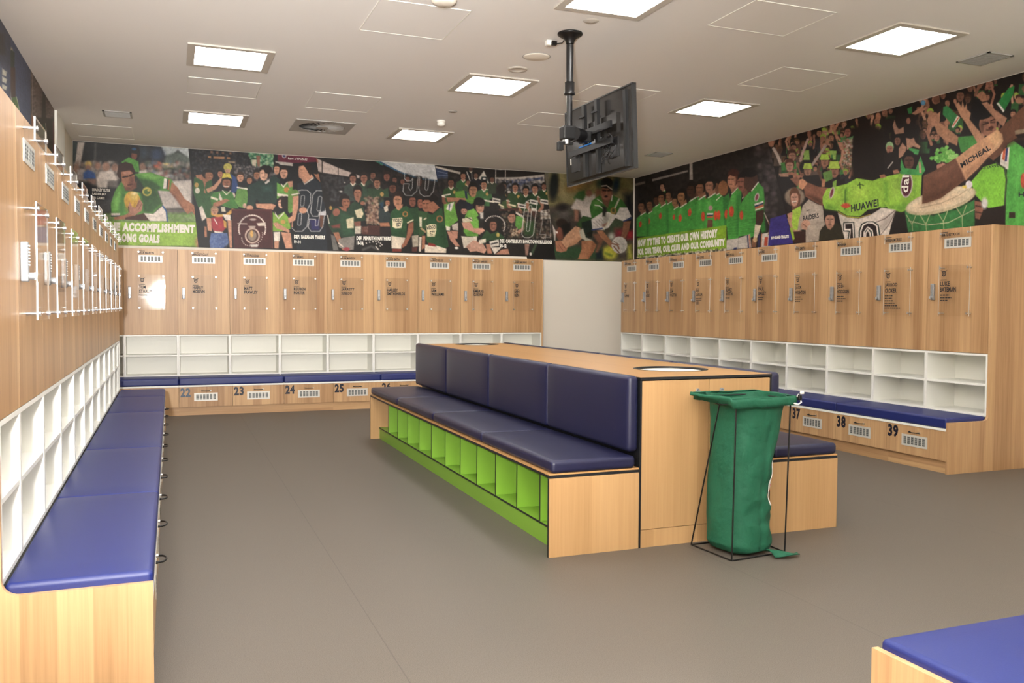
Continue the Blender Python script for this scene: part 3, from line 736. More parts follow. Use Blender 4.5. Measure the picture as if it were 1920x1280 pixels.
# access panels
k = 0
for x0, x1, y0, y1, lb in ((1.39, 2.07, 6.13, 6.87, 'faint square access panel in the ceiling, top centre left of the pole'), (0.17, 0.85, 8.88, 9.55, 'faint access panel in the ceiling between the two left light panels'),
                       (1.37, 2.06, 9.0, 9.74, 'faint access panel in the ceiling just before the round air diffuser'), (3.84, 4.55, 5.15, 5.75, 'faint access panel in the ceiling left of the big right light panel'),
                       (5.12, 5.86, 6.46, 7.14, 'faint access panel in the ceiling between the two right light panels'), (3.85, 4.58, 7.66, 8.33, 'faint access panel in the ceiling right of the television pole'),
                       (3.82, 4.45, 8.98, 9.65, 'faint access panel in the ceiling behind the television'), (-1.08, -0.42, 11.68, 12.5, 'faint access panel in the ceiling at the far left corner')):
    t = thing('access_panel', lb, 'panel', ((x0+x1)/2, (y0+y1)/2, ZC), 0, 'ceiling access panels')
    hx, hy = (x1-x0)/2, (y1-y0)/2
    MB().box(-hx+0.008, hx-0.008, -hy+0.008, hy-0.008, -0.003, -0.0005, 'ceiling_paint').build('hatch', t)
    f = MB()
    for a in ((-hx, hx, -hy, -hy+0.006), (-hx, hx, hy-0.006, hy), (-hx, -hx+0.006, -hy, hy), (hx-0.006, hx, -hy, hy)): f.box(*a, -0.005, -0.0005, 'white_lam')
    f.build('frame', t)
# return-air grilles
for x, y, wx, wy, lb in ((-0.54, 10.92, 0.30, 0.32, 'small grey ceiling grille near the far left corner'), (6.55, 5.60, 0.29, 0.33, 'small grey ceiling grille at the upper right'), (6.42, 10.78, 0.28, 0.31, 'small grey ceiling grille near the back right corner')):
    t = thing('ceiling_grille', lb, 'vent', (x, y, ZC), 0, 'small square ceiling grilles')
    MB().box(-wx/2+0.015, wx/2-0.015, -wy/2+0.015, wy/2-0.015, -0.004, -0.001, 'ceiling_grey').build('backing', t)
    f = MB()
    for a in ((-wx/2, wx/2, -wy/2, -wy/2+0.02), (-wx/2, wx/2, wy/2-0.02, wy/2), (-wx/2, -wx/2+0.02, -wy/2, wy/2), (wx/2-0.02, wx/2, -wy/2, wy/2)): f.box(*a, -0.010, -0.0005, 'ceiling_grey')
    f.build('frame', t)
    f = MB()
    for i in range(13):
        yy = -wy/2+0.03+i*(wy-0.06)/12; f.box(-wx/2+0.02, wx/2-0.02, yy-0.003, yy+0.003, -0.009, -0.003, 'ceiling_grey')
    f.build('slats', t)
# swirl diffuser
t = thing('air_diffuser', 'square ceiling air diffuser with a round swirl of blades', 'vent', (1.718, 10.72, ZC))
link('face_plate', slab_with_holes(-0.345, 0.345, -0.355, 0.355, -0.010, -0.001, [(0, 0, 0.27)], 'ceiling_grey', 'ceiling_grey'), t)
MB().cyl((0, 0, -0.003), (0, 0, -0.0006), 0.27, 'dark_hole', 48).build('recess', t)
for i in range(24):
    a0 = 2*math.pi*i/24; m = MB()
    def pp(r, a, z): return (r*math.cos(a), r*math.sin(a), z)
    m.add([pp(0.07, a0, -0.004), pp(0.265, a0+0.25, -0.004), pp(0.265, a0+0.25+0.2, -0.016), pp(0.07, a0+0.2, -0.016)], [(0, 1, 2, 3)], 'ceiling_grey'); m.build('blade', t)
MB().cyl((0, 0, -0.016), (0, 0, -0.002), 0.075, 'ceiling_grey', 32).build('hub', t)
# discs down the centre line
def disc(name, lab, cat, x, y, prof, mt, rim=None):
    t = thing(name, lab, cat, (x, y, ZC)); MB().lathe((0, 0, 0), prof, mt, 40).build('cover', t)
    if rim: MB().lathe((0, 0, 0), rim, 'ceiling_grey', 40).build('rim', t)
disc('ceiling_speaker', 'round white ceiling disc just left of the television pole', 'speaker', 2.96, 7.02, [(0.0, -0.010), (0.10, -0.010), (0.112, -0.006), (0.115, -0.0005)], 'paint', [(0.113, -0.0005), (0.119, -0.004), (0.122, -0.0005)])
disc('ceiling_sensor', 'round white ceiling sensor with a raised ring beside the middle light panel', 'sensor', 2.953, 7.444, [(0.0, -0.008), (0.062, -0.008), (0.066, -0.012), (0.085, -0.012), (0.092, -0.0005)], 'frame_grey')
disc('downlight', 'small round ceiling fitting above the television pole cup', 'light', 2.974, 6.0, [(0.0, -0.006), (0.018, -0.014), (0.028, -0.006), (0.045, -0.010), (0.060, -0.0005)], 'frame_grey')
disc('ceiling_disc', 'tiny round ceiling cap near the smoke detector', 'cover', 2.931, 9.327, [(0.0, -0.006), (0.045, -0.006), (0.052, -0.0005)], 'ceiling_grey')
disc('ceiling_cowl', 'pale round ceiling fitting cut by the top edge of the picture', 'cover', 1.80, 5.94, [(0.0, -0.05), (0.06, -0.05), (0.085, -0.035), (0.095, -0.0005)], 'paint')
t = thing('smoke_detector', 'white smoke detector hanging from the ceiling behind the middle lights', 'detector', (2.947, 9.831, ZC))
MB().lathe((0, 0, 0), [(0.05, -0.0005), (0.05, -0.02), (0.042, -0.025), (0.042, -0.0005)], 'white_lam', 32).build('base', t)
MB().lathe((0, 0, 0), [(0.042, -0.02), (0.046, -0.045), (0.034, -0.062), (0.0, -0.066)], 'white_lam', 32).build('head', t)

# ------------------------------------------------------------------ bench end at the lower right
t = thing('corner_bench', 'pale oak bench end with a blue vinyl cushion, lower right corner', 'bench', (1.832, 1.885, 0))
MB().box(0, 0.022, -0.58, 0, 0, 0.447, 'oak').build('end_panel', t)
MB().box(0.024, 1.9, -0.56, -0.004, ZB-0.02, ZB, 'white_lam').build('seat_board', t)
MB().box(0.024, 1.9, -0.03, -0.012, 0, ZB-0.021, 'oak_x').build('front_panel', t)
MB().rbox((0.022+0.93, -0.235, ZB+0.045), (0.93, 0.229, 0.045), 0.018, 'blue_vinyl', (0, 0, 0, 0.006)).build('seat_cushion', t)

# ------------------------------------------------------------------ printed wall murals
def hexc(h): return np.array([int(h[i:i+2], 16)/255 for i in (0, 2, 4)])
def tolin(c): return np.where(c <= 0.04045, c/12.92, ((c+0.055)/1.055)**2.4)
SK, SK2, SK3, BK, WH, DG, LG, DN = 'c98f70', 'a86e50', '6e4634', '1c1a18', 'd8d0c2', '2a5a30', '66a838', '1c3438'
class Print:
    """a picture painted onto the vertices of a fine flat grid on a wall"""
    def __init__(s, axis, val, tl, tr, bl, br, zb, bg, res=1.0):
        # tl.. are picture columns of the corners; zb(column) gives the lower edge
        s.axis, s.val = axis, val
        W_ = lambda px, z: s.col(px, z)
        n = int(max(abs(tr-tl), abs(br-bl))*res)+2; mv = int(1.36*(210 if axis != 'x' else 260)*0.62*res)
        V = []
        for i in range(n):
            u = i/(n-1); ct, cb = tl+(tr-tl)*u, bl+(br-bl)*u; z0 = zb(cb)
            St, Sb = W_(ct, ZC-0.004), W_(cb, z0)
            for j in range(mv):
                v = j/(mv-1); V.append((St*(1-v)+Sb*v, (ZC-0.004)*(1-v)+z0*v))
        V = np.array(V)
        s.P = np.column_stack([V[:, 0], np.full(len(V), val), V[:, 1]]) if axis == 'y' else np.column_stack([np.full(len(V), val), V[:, 0], V[:, 1]])
        s.n, s.mv = n, mv; s.X, s.Y = project(s.P); s.c = np.tile(hexc(bg), (len(V), 1)); s.o = (0, 0, 1); s.rng = np.random.RandomState(5)
    def col(s, px, z):
        # wall coordinate whose picture column is px at height z
        k = RT-FWD*((px-960)/FPX)          # (P-E).k = 0
        if s.axis == 'y': return (-(s.val)*k[1]-(z-1.4)*k[2])/k[0]
        return (-(s.val)*k[0]-(z-1.4)*k[2])/k[1]
    def org(s, *o): s.o = o; return s
    def pt(s, a):
        a = np.array(a, float).reshape(-1, 2); return np.array(s.o[:2])+a/s.o[2]
    def sub(s, p, pad):
        lo, hi = p.min(0)-pad, p.max(0)+pad
        return np.nonzero((s.X > lo[0]) & (s.X < hi[0]) & (s.Y > lo[1]) & (s.Y < hi[1]))[0]
    def blend(s, i, a, c):
        a = np.clip(a, 0, 1)[:, None]; s.c[i] = s.c[i]*(1-a)+hexc(c)*a
    @staticmethod
    def seg(x, y, p, q):
        d = q-p; L = max((d*d).sum(), 1e-9); t = np.clip(((x-p[0])*d[0]+(y-p[1])*d[1])/L, 0, 1)
        return np.hypot(x-p[0]-t*d[0], y-p[1]-t*d[1])
    def p(s, c, a, soft=0.7, al=1.0):
        p = s.pt(a); i = s.sub(p, soft+1); x, y = s.X[i], s.Y[i]
        if not len(i): return s
        ins = np.zeros(len(i), bool); dist = np.full(len(i), 1e9)
        for k in range(len(p)):
            A, B = p[k-1], p[k]
            cr = ((A[1] > y) != (B[1] > y)); xx = (B[0]-A[0])*(y-A[1])/((B[1]-A[1]) if B[1] != A[1] else 1e-9)+A[0]
            ins ^= cr & (x < xx); dist = np.minimum(dist, s.seg(x, y, A, B))
        s.blend(i, (0.5+np.where(ins, dist, -dist)/(2*soft))*al, c); return s
    def e(s, c, cx, cy, rx, ry, ang=0, soft=0.7, al=1.0):
        q = s.pt([cx, cy])[0]; rx, ry = rx/s.o[2], ry/s.o[2]; r = max(rx, ry)
        i = s.sub(np.array([q-r, q+r]), soft+1); a = R(ang); dx, dy = s.X[i]-q[0], s.Y[i]-q[1]
        u, v = dx*math.cos(a)+dy*math.sin(a), -dx*math.sin(a)+dy*math.cos(a)
        k = np.hypot(u/rx, v/ry); s.blend(i, (0.5+(1-k)*min(rx, ry)/(2*soft))*al, c); return s
    def l(s, c, w, a, soft=0.6, al=1.0, closed=False):
        p = s.pt(a); i = s.sub(p, w/s.o[2]+soft+1); x, y = s.X[i], s.Y[i]; d = np.full(len(i), 1e9)
        for k in range(0 if closed else 1, len(p)): d = np.minimum(d, s.seg(x, y, p[k-1], p[k]))
        s.blend(i, (0.5+(w/2/s.o[2]-d)/(2*soft))*al, c); return s
    def mott(s, a, amp, cell=3.0, cs=None):
        """soft random mottling inside an outline (a blurred crowd, creases, foliage)"""
        p = s.pt(a); lo, hi = p.min(0), p.max(0)
        n = int((hi[0]-lo[0])*(hi[1]-lo[1])/cell**2*0.9); o = s.o; s.o = (0, 0, 1)
        for _ in range(n):
            x, y = s.rng.uniform(lo[0], hi[0]), s.rng.uniform(lo[1], hi[1])
            ins = False
            for k in range(len(p)):
                A, B = p[k-1], p[k]
                if (A[1] > y) != (B[1] > y) and x < (B[0]-A[0])*(y-A[1])/(B[1]-A[1])+A[0]: ins = not ins
            if ins: s.e(cs[s.rng.randint(len(cs))], x, y, cell*s.rng.uniform(.4, 1), cell*s.rng.uniform(.4, 1), 0, cell*.5, amp)
        s.o = o; return s
    def head(s, x, y, w, h, sk=SK, hr=BK, look=0, band=None, cap=None, ang=0):
        """face centred at x,y; w,h half sizes; look -1..1 turns it"""
        s.e(hr, x-look*w*.35, y-h*.28, w*1.12, h*.98, ang)
        s.e(sk, x+look*w*.12, y+h*.10, w*.88, h*.94, ang)
        s.p(hr, [x-w*.95, y-h*.25, x-w*.8, y-h*.95, x+w*.8, y-h*.95, x+w*.95, y-h*.3, x+w*.45, y-h*.55, x-w*.45, y-h*.55])
        sh = '%02x%02x%02x' % tuple(int(v*255*.55) for v in hexc(sk)); lt = '%02x%02x%02x' % tuple(int(min(1, v*1.18)*255) for v in hexc(sk))
        c = x+look*w*.3
        if w/s.o[2] > 2.2:
            s.l(sh, h*.14, [c-w*.55, y-h*.08, c-w*.15, y-h*.06], .4, .8).l(sh, h*.14, [c+w*.15, y-h*.06, c+w*.55, y-h*.08], .4, .8)
            s.l(lt, w*.18, [c, y, c+look*w*.1, y+h*.3], .5, .7).l(sh, h*.10, [c-w*.28, y+h*.55, c+w*.28, y+h*.55], .4, .8)
            s.e(sh, x-look*w*.7, y+h*.2, w*.22, h*.5, 0, 1, .35)
        if cap: s.p(cap, [x-w*1.1, y-h*.3, x-w*.8, y-h*1.1, x+w*.8, y-h*1.1, x+w*1.1, y-h*.3]); s.p(cap, [x-w*1.2, y-h*.35, x+w*1.2, y-h*.42, x+w*1.1, y-h*.15, x-w*1.1, y-h*.15])
        if band: s.l(band, h*.2, [x-w, y-h*.45, x+w, y-h*.5])
        return s
    def man(s, x, y, k, sh=DG, sk=SK, hr=BK, look=0, arms=1, shorts=WH, leg=True, badge=True):
        """small standing figure, head at x,y, head half-height k"""
        s.p(sk, [x-k*.4, y+k*.6, x+k*.4, y+k*.6, x+k*.6, y+k*1.5, x-k*.6, y+k*1.5])
        s.p(sh, [x-k*.5, y+k*1.1, x, y+k*1.7, x+k*.5, y+k*1.1, x+k*1.8, y+k*1.7, x+k*2.1, y+k*3.4, x+k*1.4, y+k*3.5, x+k*1.4, y+k*5.2, x-k*1.4, y+k*5.2, x-k*1.4, y+k*3.5, x-k*2.1, y+k*3.4, x-k*1.8, y+k*1.7])
        s.l('e0d8c0', k*.22, [x-k*.5, y+k*1.1, x, y+k*1.7, x+k*.5, y+k*1.1])
        if arms:
            for g in (-1, 1): s.l(sk, k*.75, [x+g*k*1.8, y+k*3.4, x+g*k*1.75, y+k*4.6, x+g*k*1.1, y+k*5.4]); s.l('d8d8c8', k*.25, [x+g*k*2.1, y+k*3.3, x+g*k*1.4, y+k*3.5])
        if badge: s.e('b8904a', x+k*.8, y+k*2.3, k*.35, k*.4)
        if shorts: s.p(shorts, [x-k*1.4, y+k*5, x+k*1.4, y+k*5, x+k*1.6, y+k*6.8, x-k*1.6, y+k*6.8])
        if leg:
            for g in (-1, 1): s.l(sk, k*.9, [x+g*k*.8, y+k*6.7, x+g*k*.8, y+k*9])
        return s.head(x, y, k*.78, k, sk, hr, look)
    def build(s, name, label, group, gain=1.0, gloss=0.35):
        n, mv = s.n, s.mv
        idx = np.arange(n*mv).reshape(n, mv); q = np.stack([idx[:-1, :-1], idx[1:, :-1], idx[1:, 1:], idx[:-1, 1:]], -1).reshape(-1, 4)
        if s.axis == 'x' and s.val < 0: q = q[:, ::-1]
        if s.axis == 'x' and s.val > 0: q = q[:, ::-1]
        me = bpy.data.meshes.new(name); me.from_pydata(s.P.tolist(), [], q.tolist())
        at = me.color_attributes.new('print', 'FLOAT_COLOR', 'POINT')
        # photographic grain and tonal unevenness of the print, slightly faded inks
        g = np.zeros((n, mv)); rs = np.random.RandomState(n)
        for cell, amp in ((2, .045), (5, .035), (14, .03), (40, .03)):
            q0 = rs.randn(n//cell+3, mv//cell+3); xi = np.arange(n)/cell; yi = np.arange(mv)/cell
            x0, y0 = xi.astype(int), yi.astype(int); fx, fy = (xi-x0)[:, None], (yi-y0)[None, :]
            fx, fy = fx*fx*(3-2*fx), fy*fy*(3-2*fy)
            g += amp*(q0[x0][:, y0]*(1-fx)*(1-fy)+q0[x0+1][:, y0]*fx*(1-fy)+q0[x0][:, y0+1]*(1-fx)*fy+q0[x0+1][:, y0+1]*fx*fy)
        s.c = s.c*(1+g.reshape(-1, 1)); lum = s.c@np.array([.3, .59, .11]); s.c = lum[:, None]+(s.c-lum[:, None])*0.82
        c = np.ones((n*mv, 4)); c[:, :3] = np.clip(tolin(np.clip(s.c, 0, 1))*gain*np.array([1.03, .98, .95]), 0, 1); at.data.foreach_set('color', c.ravel())
        me.materials.append(MATS['print_l' if gain < 0 else 'print'])
        me.update(); o = link(name, me); return tag(o, label, 'mural', group)
pm = bpy.data.materials.new('print'); pm.use_nodes = True; n_, l_ = nt(pm)
va = n_.new('ShaderNodeVertexColor'); va.layer_name = 'print'; l_.new(va.outputs[0], n_['Principled BSDF'].inputs['Base Color']); n_['Principled BSDF'].inputs['Roughness'].default_value = 0.45
n_['Principled BSDF'].inputs['Specular IOR Level'].default_value = 0.3
MATS['print'] = pm
def wall_text(parent, axis, val, org, items):
    """items: (text, bl, br, tl, material, weight) in picture coordinates of the crop org"""
    m = MB()
    for body, bl, br, tl, mt, wt in items:
        q = [bl_to_world(org[0]+a/org[2], org[1]+b/org[2], axis, val) for a, b in (bl, br, tl)]
        put_text(m, body, q[0], q[1], q[2], mt, wt)
    return m.build('lettering', parent)
BW = YW-0.003; TB_ = YW-0.0055
zlow = lambda c: 2.205 if c < 988 else 2.163
GRP = 'printed photo murals above the lockers'
GAIN = 0.95

# --- back wall, first print: player diving with a yellow ball
M = Print('y', BW, 136.5, 353, 136.5, 372, zlow, '2c2e30').org(130, 260, 6.096)
M.p('b4aca4', [95, 40, 175, 40, 125, 300, 62, 300], 1.5).p('3c4a48', [40, 40, 90, 40, 60, 300, 40, 300], 1.5).l('6a6a66', 26, [300, 60, 290, 290], 2, .6)
M.p('aab6ba', [1050, 85, 1370, 100, 1400, 260, 1330, 200, 1240, 130, 1160, 200, 1090, 190], 2).p('5c6a64', [1100, 190, 1240, 150, 1400, 230, 1420, 330, 1080, 300], 3)
M.e('3a4a66', 1000, 180, 90, 80, 0, 4, .7).e('3c4a5a', 850, 160, 60, 90, 0, 4, .6)
M.p('6b6663', [40, 290, 560, 300, 560, 560, 40, 520], 3).mott([60, 260, 560, 270, 560, 480, 60, 440], .5, 4, ['8a7468', 'a89a90', '4a4644', 'c0b8b0'])
M.e('9a7866', 80, 340, 34, 50, 0, 2).p('a8a0a0', [90, 350, 180, 350, 190, 480, 90, 470], 2).e('c8a858', 218, 290, 38, 36, 0, 2).e('9a7262', 215, 330, 30, 34, 0, 2).p('3358a0', [160, 390, 210, 350, 290, 390, 305, 460, 160, 460], 2).p('8a6c62', [210, 460, 310, 460, 300, 520, 210, 520], 2)
M.e('a07a68', 420, 320, 42, 52, 0, 2).p('cfc6be', [350, 380, 500, 360, 540, 470, 440, 480, 430, 560, 320, 560, 310, 450], 2).e('9a7464', 520, 330, 36, 42, 0, 2).e('98705e', 325, 310, 32, 40, 0, 2)
M.e('b8604a', 1015, 310, 50, 48, 0, 2).p('a8a098', [940, 360, 1120, 370, 1140, 460, 960, 420], 3).p('d0b870', [1070, 280, 1180, 280, 1190, 330, 1080, 330], 2).e('8a6a5a', 840, 320, 40, 46, 0, 2).p('beb6ae', [790, 370, 880, 350, 900, 400, 800, 400], 2)
M.mott([880, 260, 1400, 280, 1400, 470, 900, 440], .55, 4.5, ['5c5a58', '9a8a80', 'b0aaa4', '4a5a48', '8a4a40', '4a6a8a'])
M.p('b9b2ac', [1010, 590, 1180, 480, 1400, 470, 1395, 790, 1080, 800], 2).p('d2ccc4', [1200, 500, 1380, 490, 1370, 760, 1230, 700], 3, .6).p('6c6a64', [1080, 800, 1440, 800, 1450, 860, 1080, 870], 4)
M.p('24262c', [40, 500, 230, 500, 480, 700, 480, 860, 300, 850, 40, 620], 3).p('4a4c50', [260, 700, 480, 690, 480, 850, 300, 850], 4).p('6f9a4e', [300, 860, 1470, 850, 1500, 960, 330, 960], 3).mott([320, 860, 1460, 855, 1460, 945, 320, 945], .4, 3, ['86a860', '5c8040', '8a9a78'])
M.e('26262a', 745, 165, 62, 90).e('7a4a3c', 742, 190, 34, 50).p('4f9a3c', [590, 270, 680, 210, 790, 260, 800, 380, 760, 380, 700, 290, 640, 290]).p('2c2a2c', [690, 110, 790, 110, 800, 180, 690, 160])
M.e('2a5078', 740, 118, 26, 14)
M.p('50963a', [600, 480, 760, 400, 930, 385, 1090, 440, 1160, 460, 1190, 500, 1150, 600, 1000, 590, 1060, 760, 960, 850, 850, 850, 620, 900, 480, 880, 475, 740, 520, 600])
M.p('335c30', [770, 440, 960, 480, 1060, 560, 1000, 600, 1060, 740, 950, 850, 840, 840, 830, 700, 800, 600, 640, 600, 700, 560], 2, .75).p('6cb04c', [790, 400, 930, 390, 1060, 440, 980, 470, 860, 440], 2, .8).p('69b048', [490, 720, 560, 560, 600, 620, 560, 800, 500, 850], 3, .8)
M.p('3e7a34', [600, 500, 640, 640, 620, 850, 560, 840, 590, 640], 2, .6).p('2a3a30', [760, 410, 860, 560, 830, 620, 700, 600, 640, 560], 1.2, .8)
M.p('d8d4cc', [1085, 450, 1120, 460, 1110, 570, 1070, 570]).p('2a3440', [1120, 460, 1135, 465, 1120, 580, 1108, 575]).p('b8623c', [1135, 465, 1150, 470, 1140, 585, 1122, 580])
M.p('d4d0c6', [478, 850, 580, 850, 575, 885, 480, 885]).l('28365c', 12, [480, 885, 575, 882])
M.p(SK2, [1170, 490, 1240, 560, 1320, 690, 1370, 720, 1440, 770, 1480, 870, 1440, 885, 1400, 830, 1350, 860, 1290, 790, 1230, 690, 1150, 600]).p('8a5844', [1150, 580, 1240, 690, 1300, 790, 1290, 800, 1220, 700, 1140, 600], 1.2, .7)
for x in (1370, 1410, 1450): M.l('7a4c3a', 7, [x, 800, x+30, 880], .6, .7)
M.p(SK2, [500, 900, 640, 870, 700, 830, 760, 860, 660, 920, 520, 925]).p('4e3028', [640, 900, 860, 850, 920, 935, 640, 925])
M.p('d2ccc4', [850, 850, 960, 860, 1060, 770, 1100, 810, 1130, 940, 920, 940]).l('2c5a96', 16, [1070, 770, 1110, 830, 1120, 940]).l('a0988e', 6, [900, 870, 1000, 900, 1080, 860], 1, .6)
M.p('3c2824', [545, 400, 560, 300, 640, 262, 720, 290, 752, 380, 740, 410, 700, 360, 600, 380, 585, 460, 560, 440])
M.p(SK2, [590, 380, 690, 360, 740, 400, 750, 500, 710, 560, 640, 560, 600, 500]).p('b8806a', [600, 380, 690, 370, 720, 400, 640, 420], 1, .8).p('7a4c40', [690, 430, 750, 420, 750, 520, 700, 560, 670, 540], 1.2, .5)
M.l('2a1c1a', 16, [612, 440, 668, 430], .6).l('2a1c1a', 15, [688, 425, 738, 400], .6).l('5a342c', 12, [670, 530, 722, 520]).l('8a5a48', 10, [688, 450, 700, 500]).p('7a4c3c', [620, 545, 700, 560, 770, 480, 770, 560, 700, 600, 640, 590], 1.5)
M.e('d8a83a', 720, 710, 92, 110, -12).e('e8c860', 740, 660, 50, 44, 0, 2, .7).e('f0e0a0', 745, 625, 42, 18, 0, 1.2, .7).e('b88a28', 660, 760, 26, 70, 0, 2, .5)
M.p('b88068', [690, 720, 720, 780, 760, 790, 790, 700, 810, 690, 840, 740, 830, 820, 740, 880, 680, 860, 670, 780]).l('8a5844', 8, [760, 790, 800, 720]).l('8a5844', 8, [790, 810, 830, 740]).l('3a2a20', 12, [676, 780, 682, 830], .6, .7)
M.e('b8b048', 888, 603, 54, 52).e('4a7038', 888, 606, 36, 32).e('c8b850', 905, 590, 14, 12)
M.p('8ec03e', [330, 945, 1470, 955, 1462, 1225, 560, 1218, 330, 1200]).p('6a8a34', [560, 1218, 1462, 1225, 1462, 1245, 560, 1240])
M.p('9a6a5a', [1480, 760, 1530, 760, 1530, 1250, 1470, 1250], 3, .8).e('c88a60', 1490, 1180, 44, 60, 0, 4)
o = M.build('wall_mural', 'mural of a player in green diving with a yellow ball above a light green banner', GRP, GAIN)
wall_text(o, 'y', TB_, (130, 260, 6.096), [('BE THE ACCOMPLISHMENT', (268, 1050), (1432, 1082), (272, 945), 'white_print', .075), ('OF LIFE LONG GOALS', (270, 1170), (1032, 1196), (272, 1066), 'white_print', .075),
    ('BRADLEY CLYDE', (262, 598), (468, 606), (262, 566), 'white_print', .03), ('RAIDER #67', (262, 644), (418, 650), (262, 614), 'white_print', .03), ('178 GAMES', (262, 690), (404, 695), (262, 660), 'white_print', .03)])

# --- back wall, second print: team with the shield, 89
M = Print('y', BW, 353, 592, 372, 625, zlow, '16181c').org(350, 275, 6.562)
M.mott([60, 40, 760, 60, 760, 330, 90, 330], .5, 2.2, ['2a2e36', '0e1014', '50545c', '20242c', '3a3430']).l('8a7a50', 10, [260, 125, 540, 150], .6, .0)
for i, (x, y) in enumerate([(290, 50), (360, 55), (430, 60), (520, 66)]): M.p('8a6048', [x, y, x+34, y, x+34, y+32, x, y+32], .8, .6)
M.p('a87850', [262, 112, 300, 114, 300, 140, 262, 138], .5).p('a87850', [330, 118, 465, 124, 465, 152, 330, 146], .6).p('a87850', [495, 126, 535, 128, 535, 156, 495, 154], .6).p('98846a', [510, 172, 600, 178, 600, 206, 510, 200], .8, .7)
M.p('2c6a48', [750, 60, 1065, 70, 1065, 260, 820, 250]).mott([750, 60, 1065, 70, 1065, 250, 820, 240], .7, 2.2, ['3c8a60', 'a8c8a8', '1c4a34', '84a878']).p('c8c0a8', [800, 160, 860, 160, 850, 250, 810, 240]).p('8a5c4a', [855, 110, 905, 110, 900, 250, 870, 240])
M.p('6a1c34', [1120, 76, 1600, 110, 1650, 400, 1630, 330, 1120, 180]).e('b8b0b0', 1200, 110, 28, 30).e('3a3c70', 1200, 112, 18, 18).p('b8b4ac', [1090, 178, 1320, 200, 1320, 240, 1100, 215]).mott([580, 220, 1100, 260, 1100, 420, 600, 400], .6, 2, ['3a3c42', '70686a', '20242a', '948a86'])
# left crowd of players
M.p('2c5a2c', [90, 380, 300, 330, 330, 600, 330, 860, 240, 880, 130, 720, 80, 560]).e('b8944a', 122, 470, 26, 30).e('d0ccb8', 132, 540, 30, 36)
M.p(SK2, [110, 350, 240, 330, 300, 400, 240, 440, 210, 560, 240, 580, 200, 420, 120, 380]).head(270, 350, 55, 62, SK2, '1c1614', 1).p(SK, [240, 520, 330, 480, 420, 380, 450, 390, 360, 520, 260, 570]).head(412, 330, 34, 48, 'b8785c', BK)
M.p('d0c8bc', [150, 750, 190, 725, 245, 870, 190, 915])
M.e('b8b04a', 505, 250, 52, 48).head(505, 295, 34, 36, 'c89878', 'b8b04a').p('26427c', [540, 330, 610, 380, 640, 520, 560, 600, 545, 560, 560, 420]).e('c8b8a8', 568, 600, 30, 36)
M.p('3a7a30', [330, 560, 460, 540, 560, 560, 590, 640, 640, 760, 540, 760, 420, 720, 310, 720, 290, 640]).p('e0d8c0', [300, 610, 390, 640, 380, 665, 295, 635]).p('d8d0c0', [400, 560, 440, 640, 430, 680, 395, 640]).head(490, 440, 56, 66, '9a6048', '1c1614').p('c8b83c', [430, 390, 450, 325, 530, 325, 556, 395, 500, 375]).l('e8e0d0', 9, [455, 485, 520, 488]).l('e0d8c8', 10, [440, 535, 490, 590, 540, 540])
M.p(SK2, [330, 690, 480, 640, 530, 660, 400, 730, 320, 740]).p('d09a40', [300, 780, 380, 830, 480, 830, 560, 760, 600, 770, 520, 850, 380, 870, 300, 840]).head(345, 790, 44, 46, SK, 'a08060').p('c8c0a8', [420, 740, 470, 740, 480, 800, 430, 800])
M.p('a82c38', [305, 870, 440, 860, 480, 1000, 440, 1050, 330, 1040, 300, 960]).l('e0d8d0', 12, [340, 890, 375, 950]).p('dcd4c8', [340, 1035, 450, 1050, 440, 1070, 340, 1055]).p('4a64a0', [300, 1060, 500, 1060, 520, 1180, 450, 1245, 290, 1245, 280, 1160]).mott([300, 1070, 500, 1070, 510, 1240, 290, 1240], .4, 2, ['6a84b8', '38508a'])
M.p(SK, [240, 870, 300, 880, 310, 1040, 260, 1030]).p(SK, [500, 900, 550, 900, 560, 1240, 530, 1240]).p('c8943c', [450, 900, 490, 920, 490, 1000, 460, 990]).p(SK2, [215, 980, 245, 980, 250, 1110, 220, 1110]).p('e0d8d0', [440, 830, 540, 840, 540, 905, 480, 905])
M.p('58903c', [620, 520, 740, 500, 760, 640, 720, 760, 640, 740, 590, 660]).l('d8d4c8', 16, [625, 500, 745, 520]).head(660, 375, 44, 56, SK, '3a2a20').head(772, 410, 36, 46, SK2, '2a201c').head(862, 345, 40, 54, SK2, BK).e('c09a84', 712, 725, 22, 30)
M.p('1c3630', [760, 480, 880, 420, 1010, 420, 1060, 350, 1150, 400, 1110, 560, 1105, 700, 900, 690, 860, 640, 820, 760, 745, 740, 750, 640]).p('2a4c44', [900, 480, 1050, 470, 1060, 560, 940, 560], 3, .6)
M.head(950, 330, 58, 84, 'd0a084', '18120f', -.4).e('18120f', 1000, 280, 50, 50).p('c8c0b8', [960, 440, 1020, 400, 1020, 430, 970, 462]).p(SK, [850, 700, 1050, 700, 1100, 720, 1060, 780, 860, 750]).e(SK, 775, 750, 44, 30)
M.head(1108, 275, 40, 62, SK, BK).head(1195, 320, 52, 70, 'd0987c', '241a16').p('5a9a38', [1110, 440, 1180, 480, 1240, 430, 1330, 470, 1370, 560, 1300, 600, 1310, 800, 1260, 820, 1250, 640, 1110, 640]).e('b87838', 1230, 530, 34, 34).p('d8d0c0', [1115, 570, 1250, 590, 1250, 625, 1115, 605]).p(SK, [1240, 430, 1310, 420, 1310, 490, 1260, 500]).p(SK, [1300, 600, 1370, 580, 1350, 800, 1330, 980, 1290, 990, 1300, 800])
M.l('e0d8c8', 12, [1165, 460, 1190, 495, 1235, 440]).l('d8d0c4', 14, [1295, 590, 1378, 565])
M.p('4a1c1e', [550, 770, 1045, 770, 1065, 1250, 580, 1250]).l('6a3432', 10, [556, 776, 1040, 776, 1056, 1246], 1)
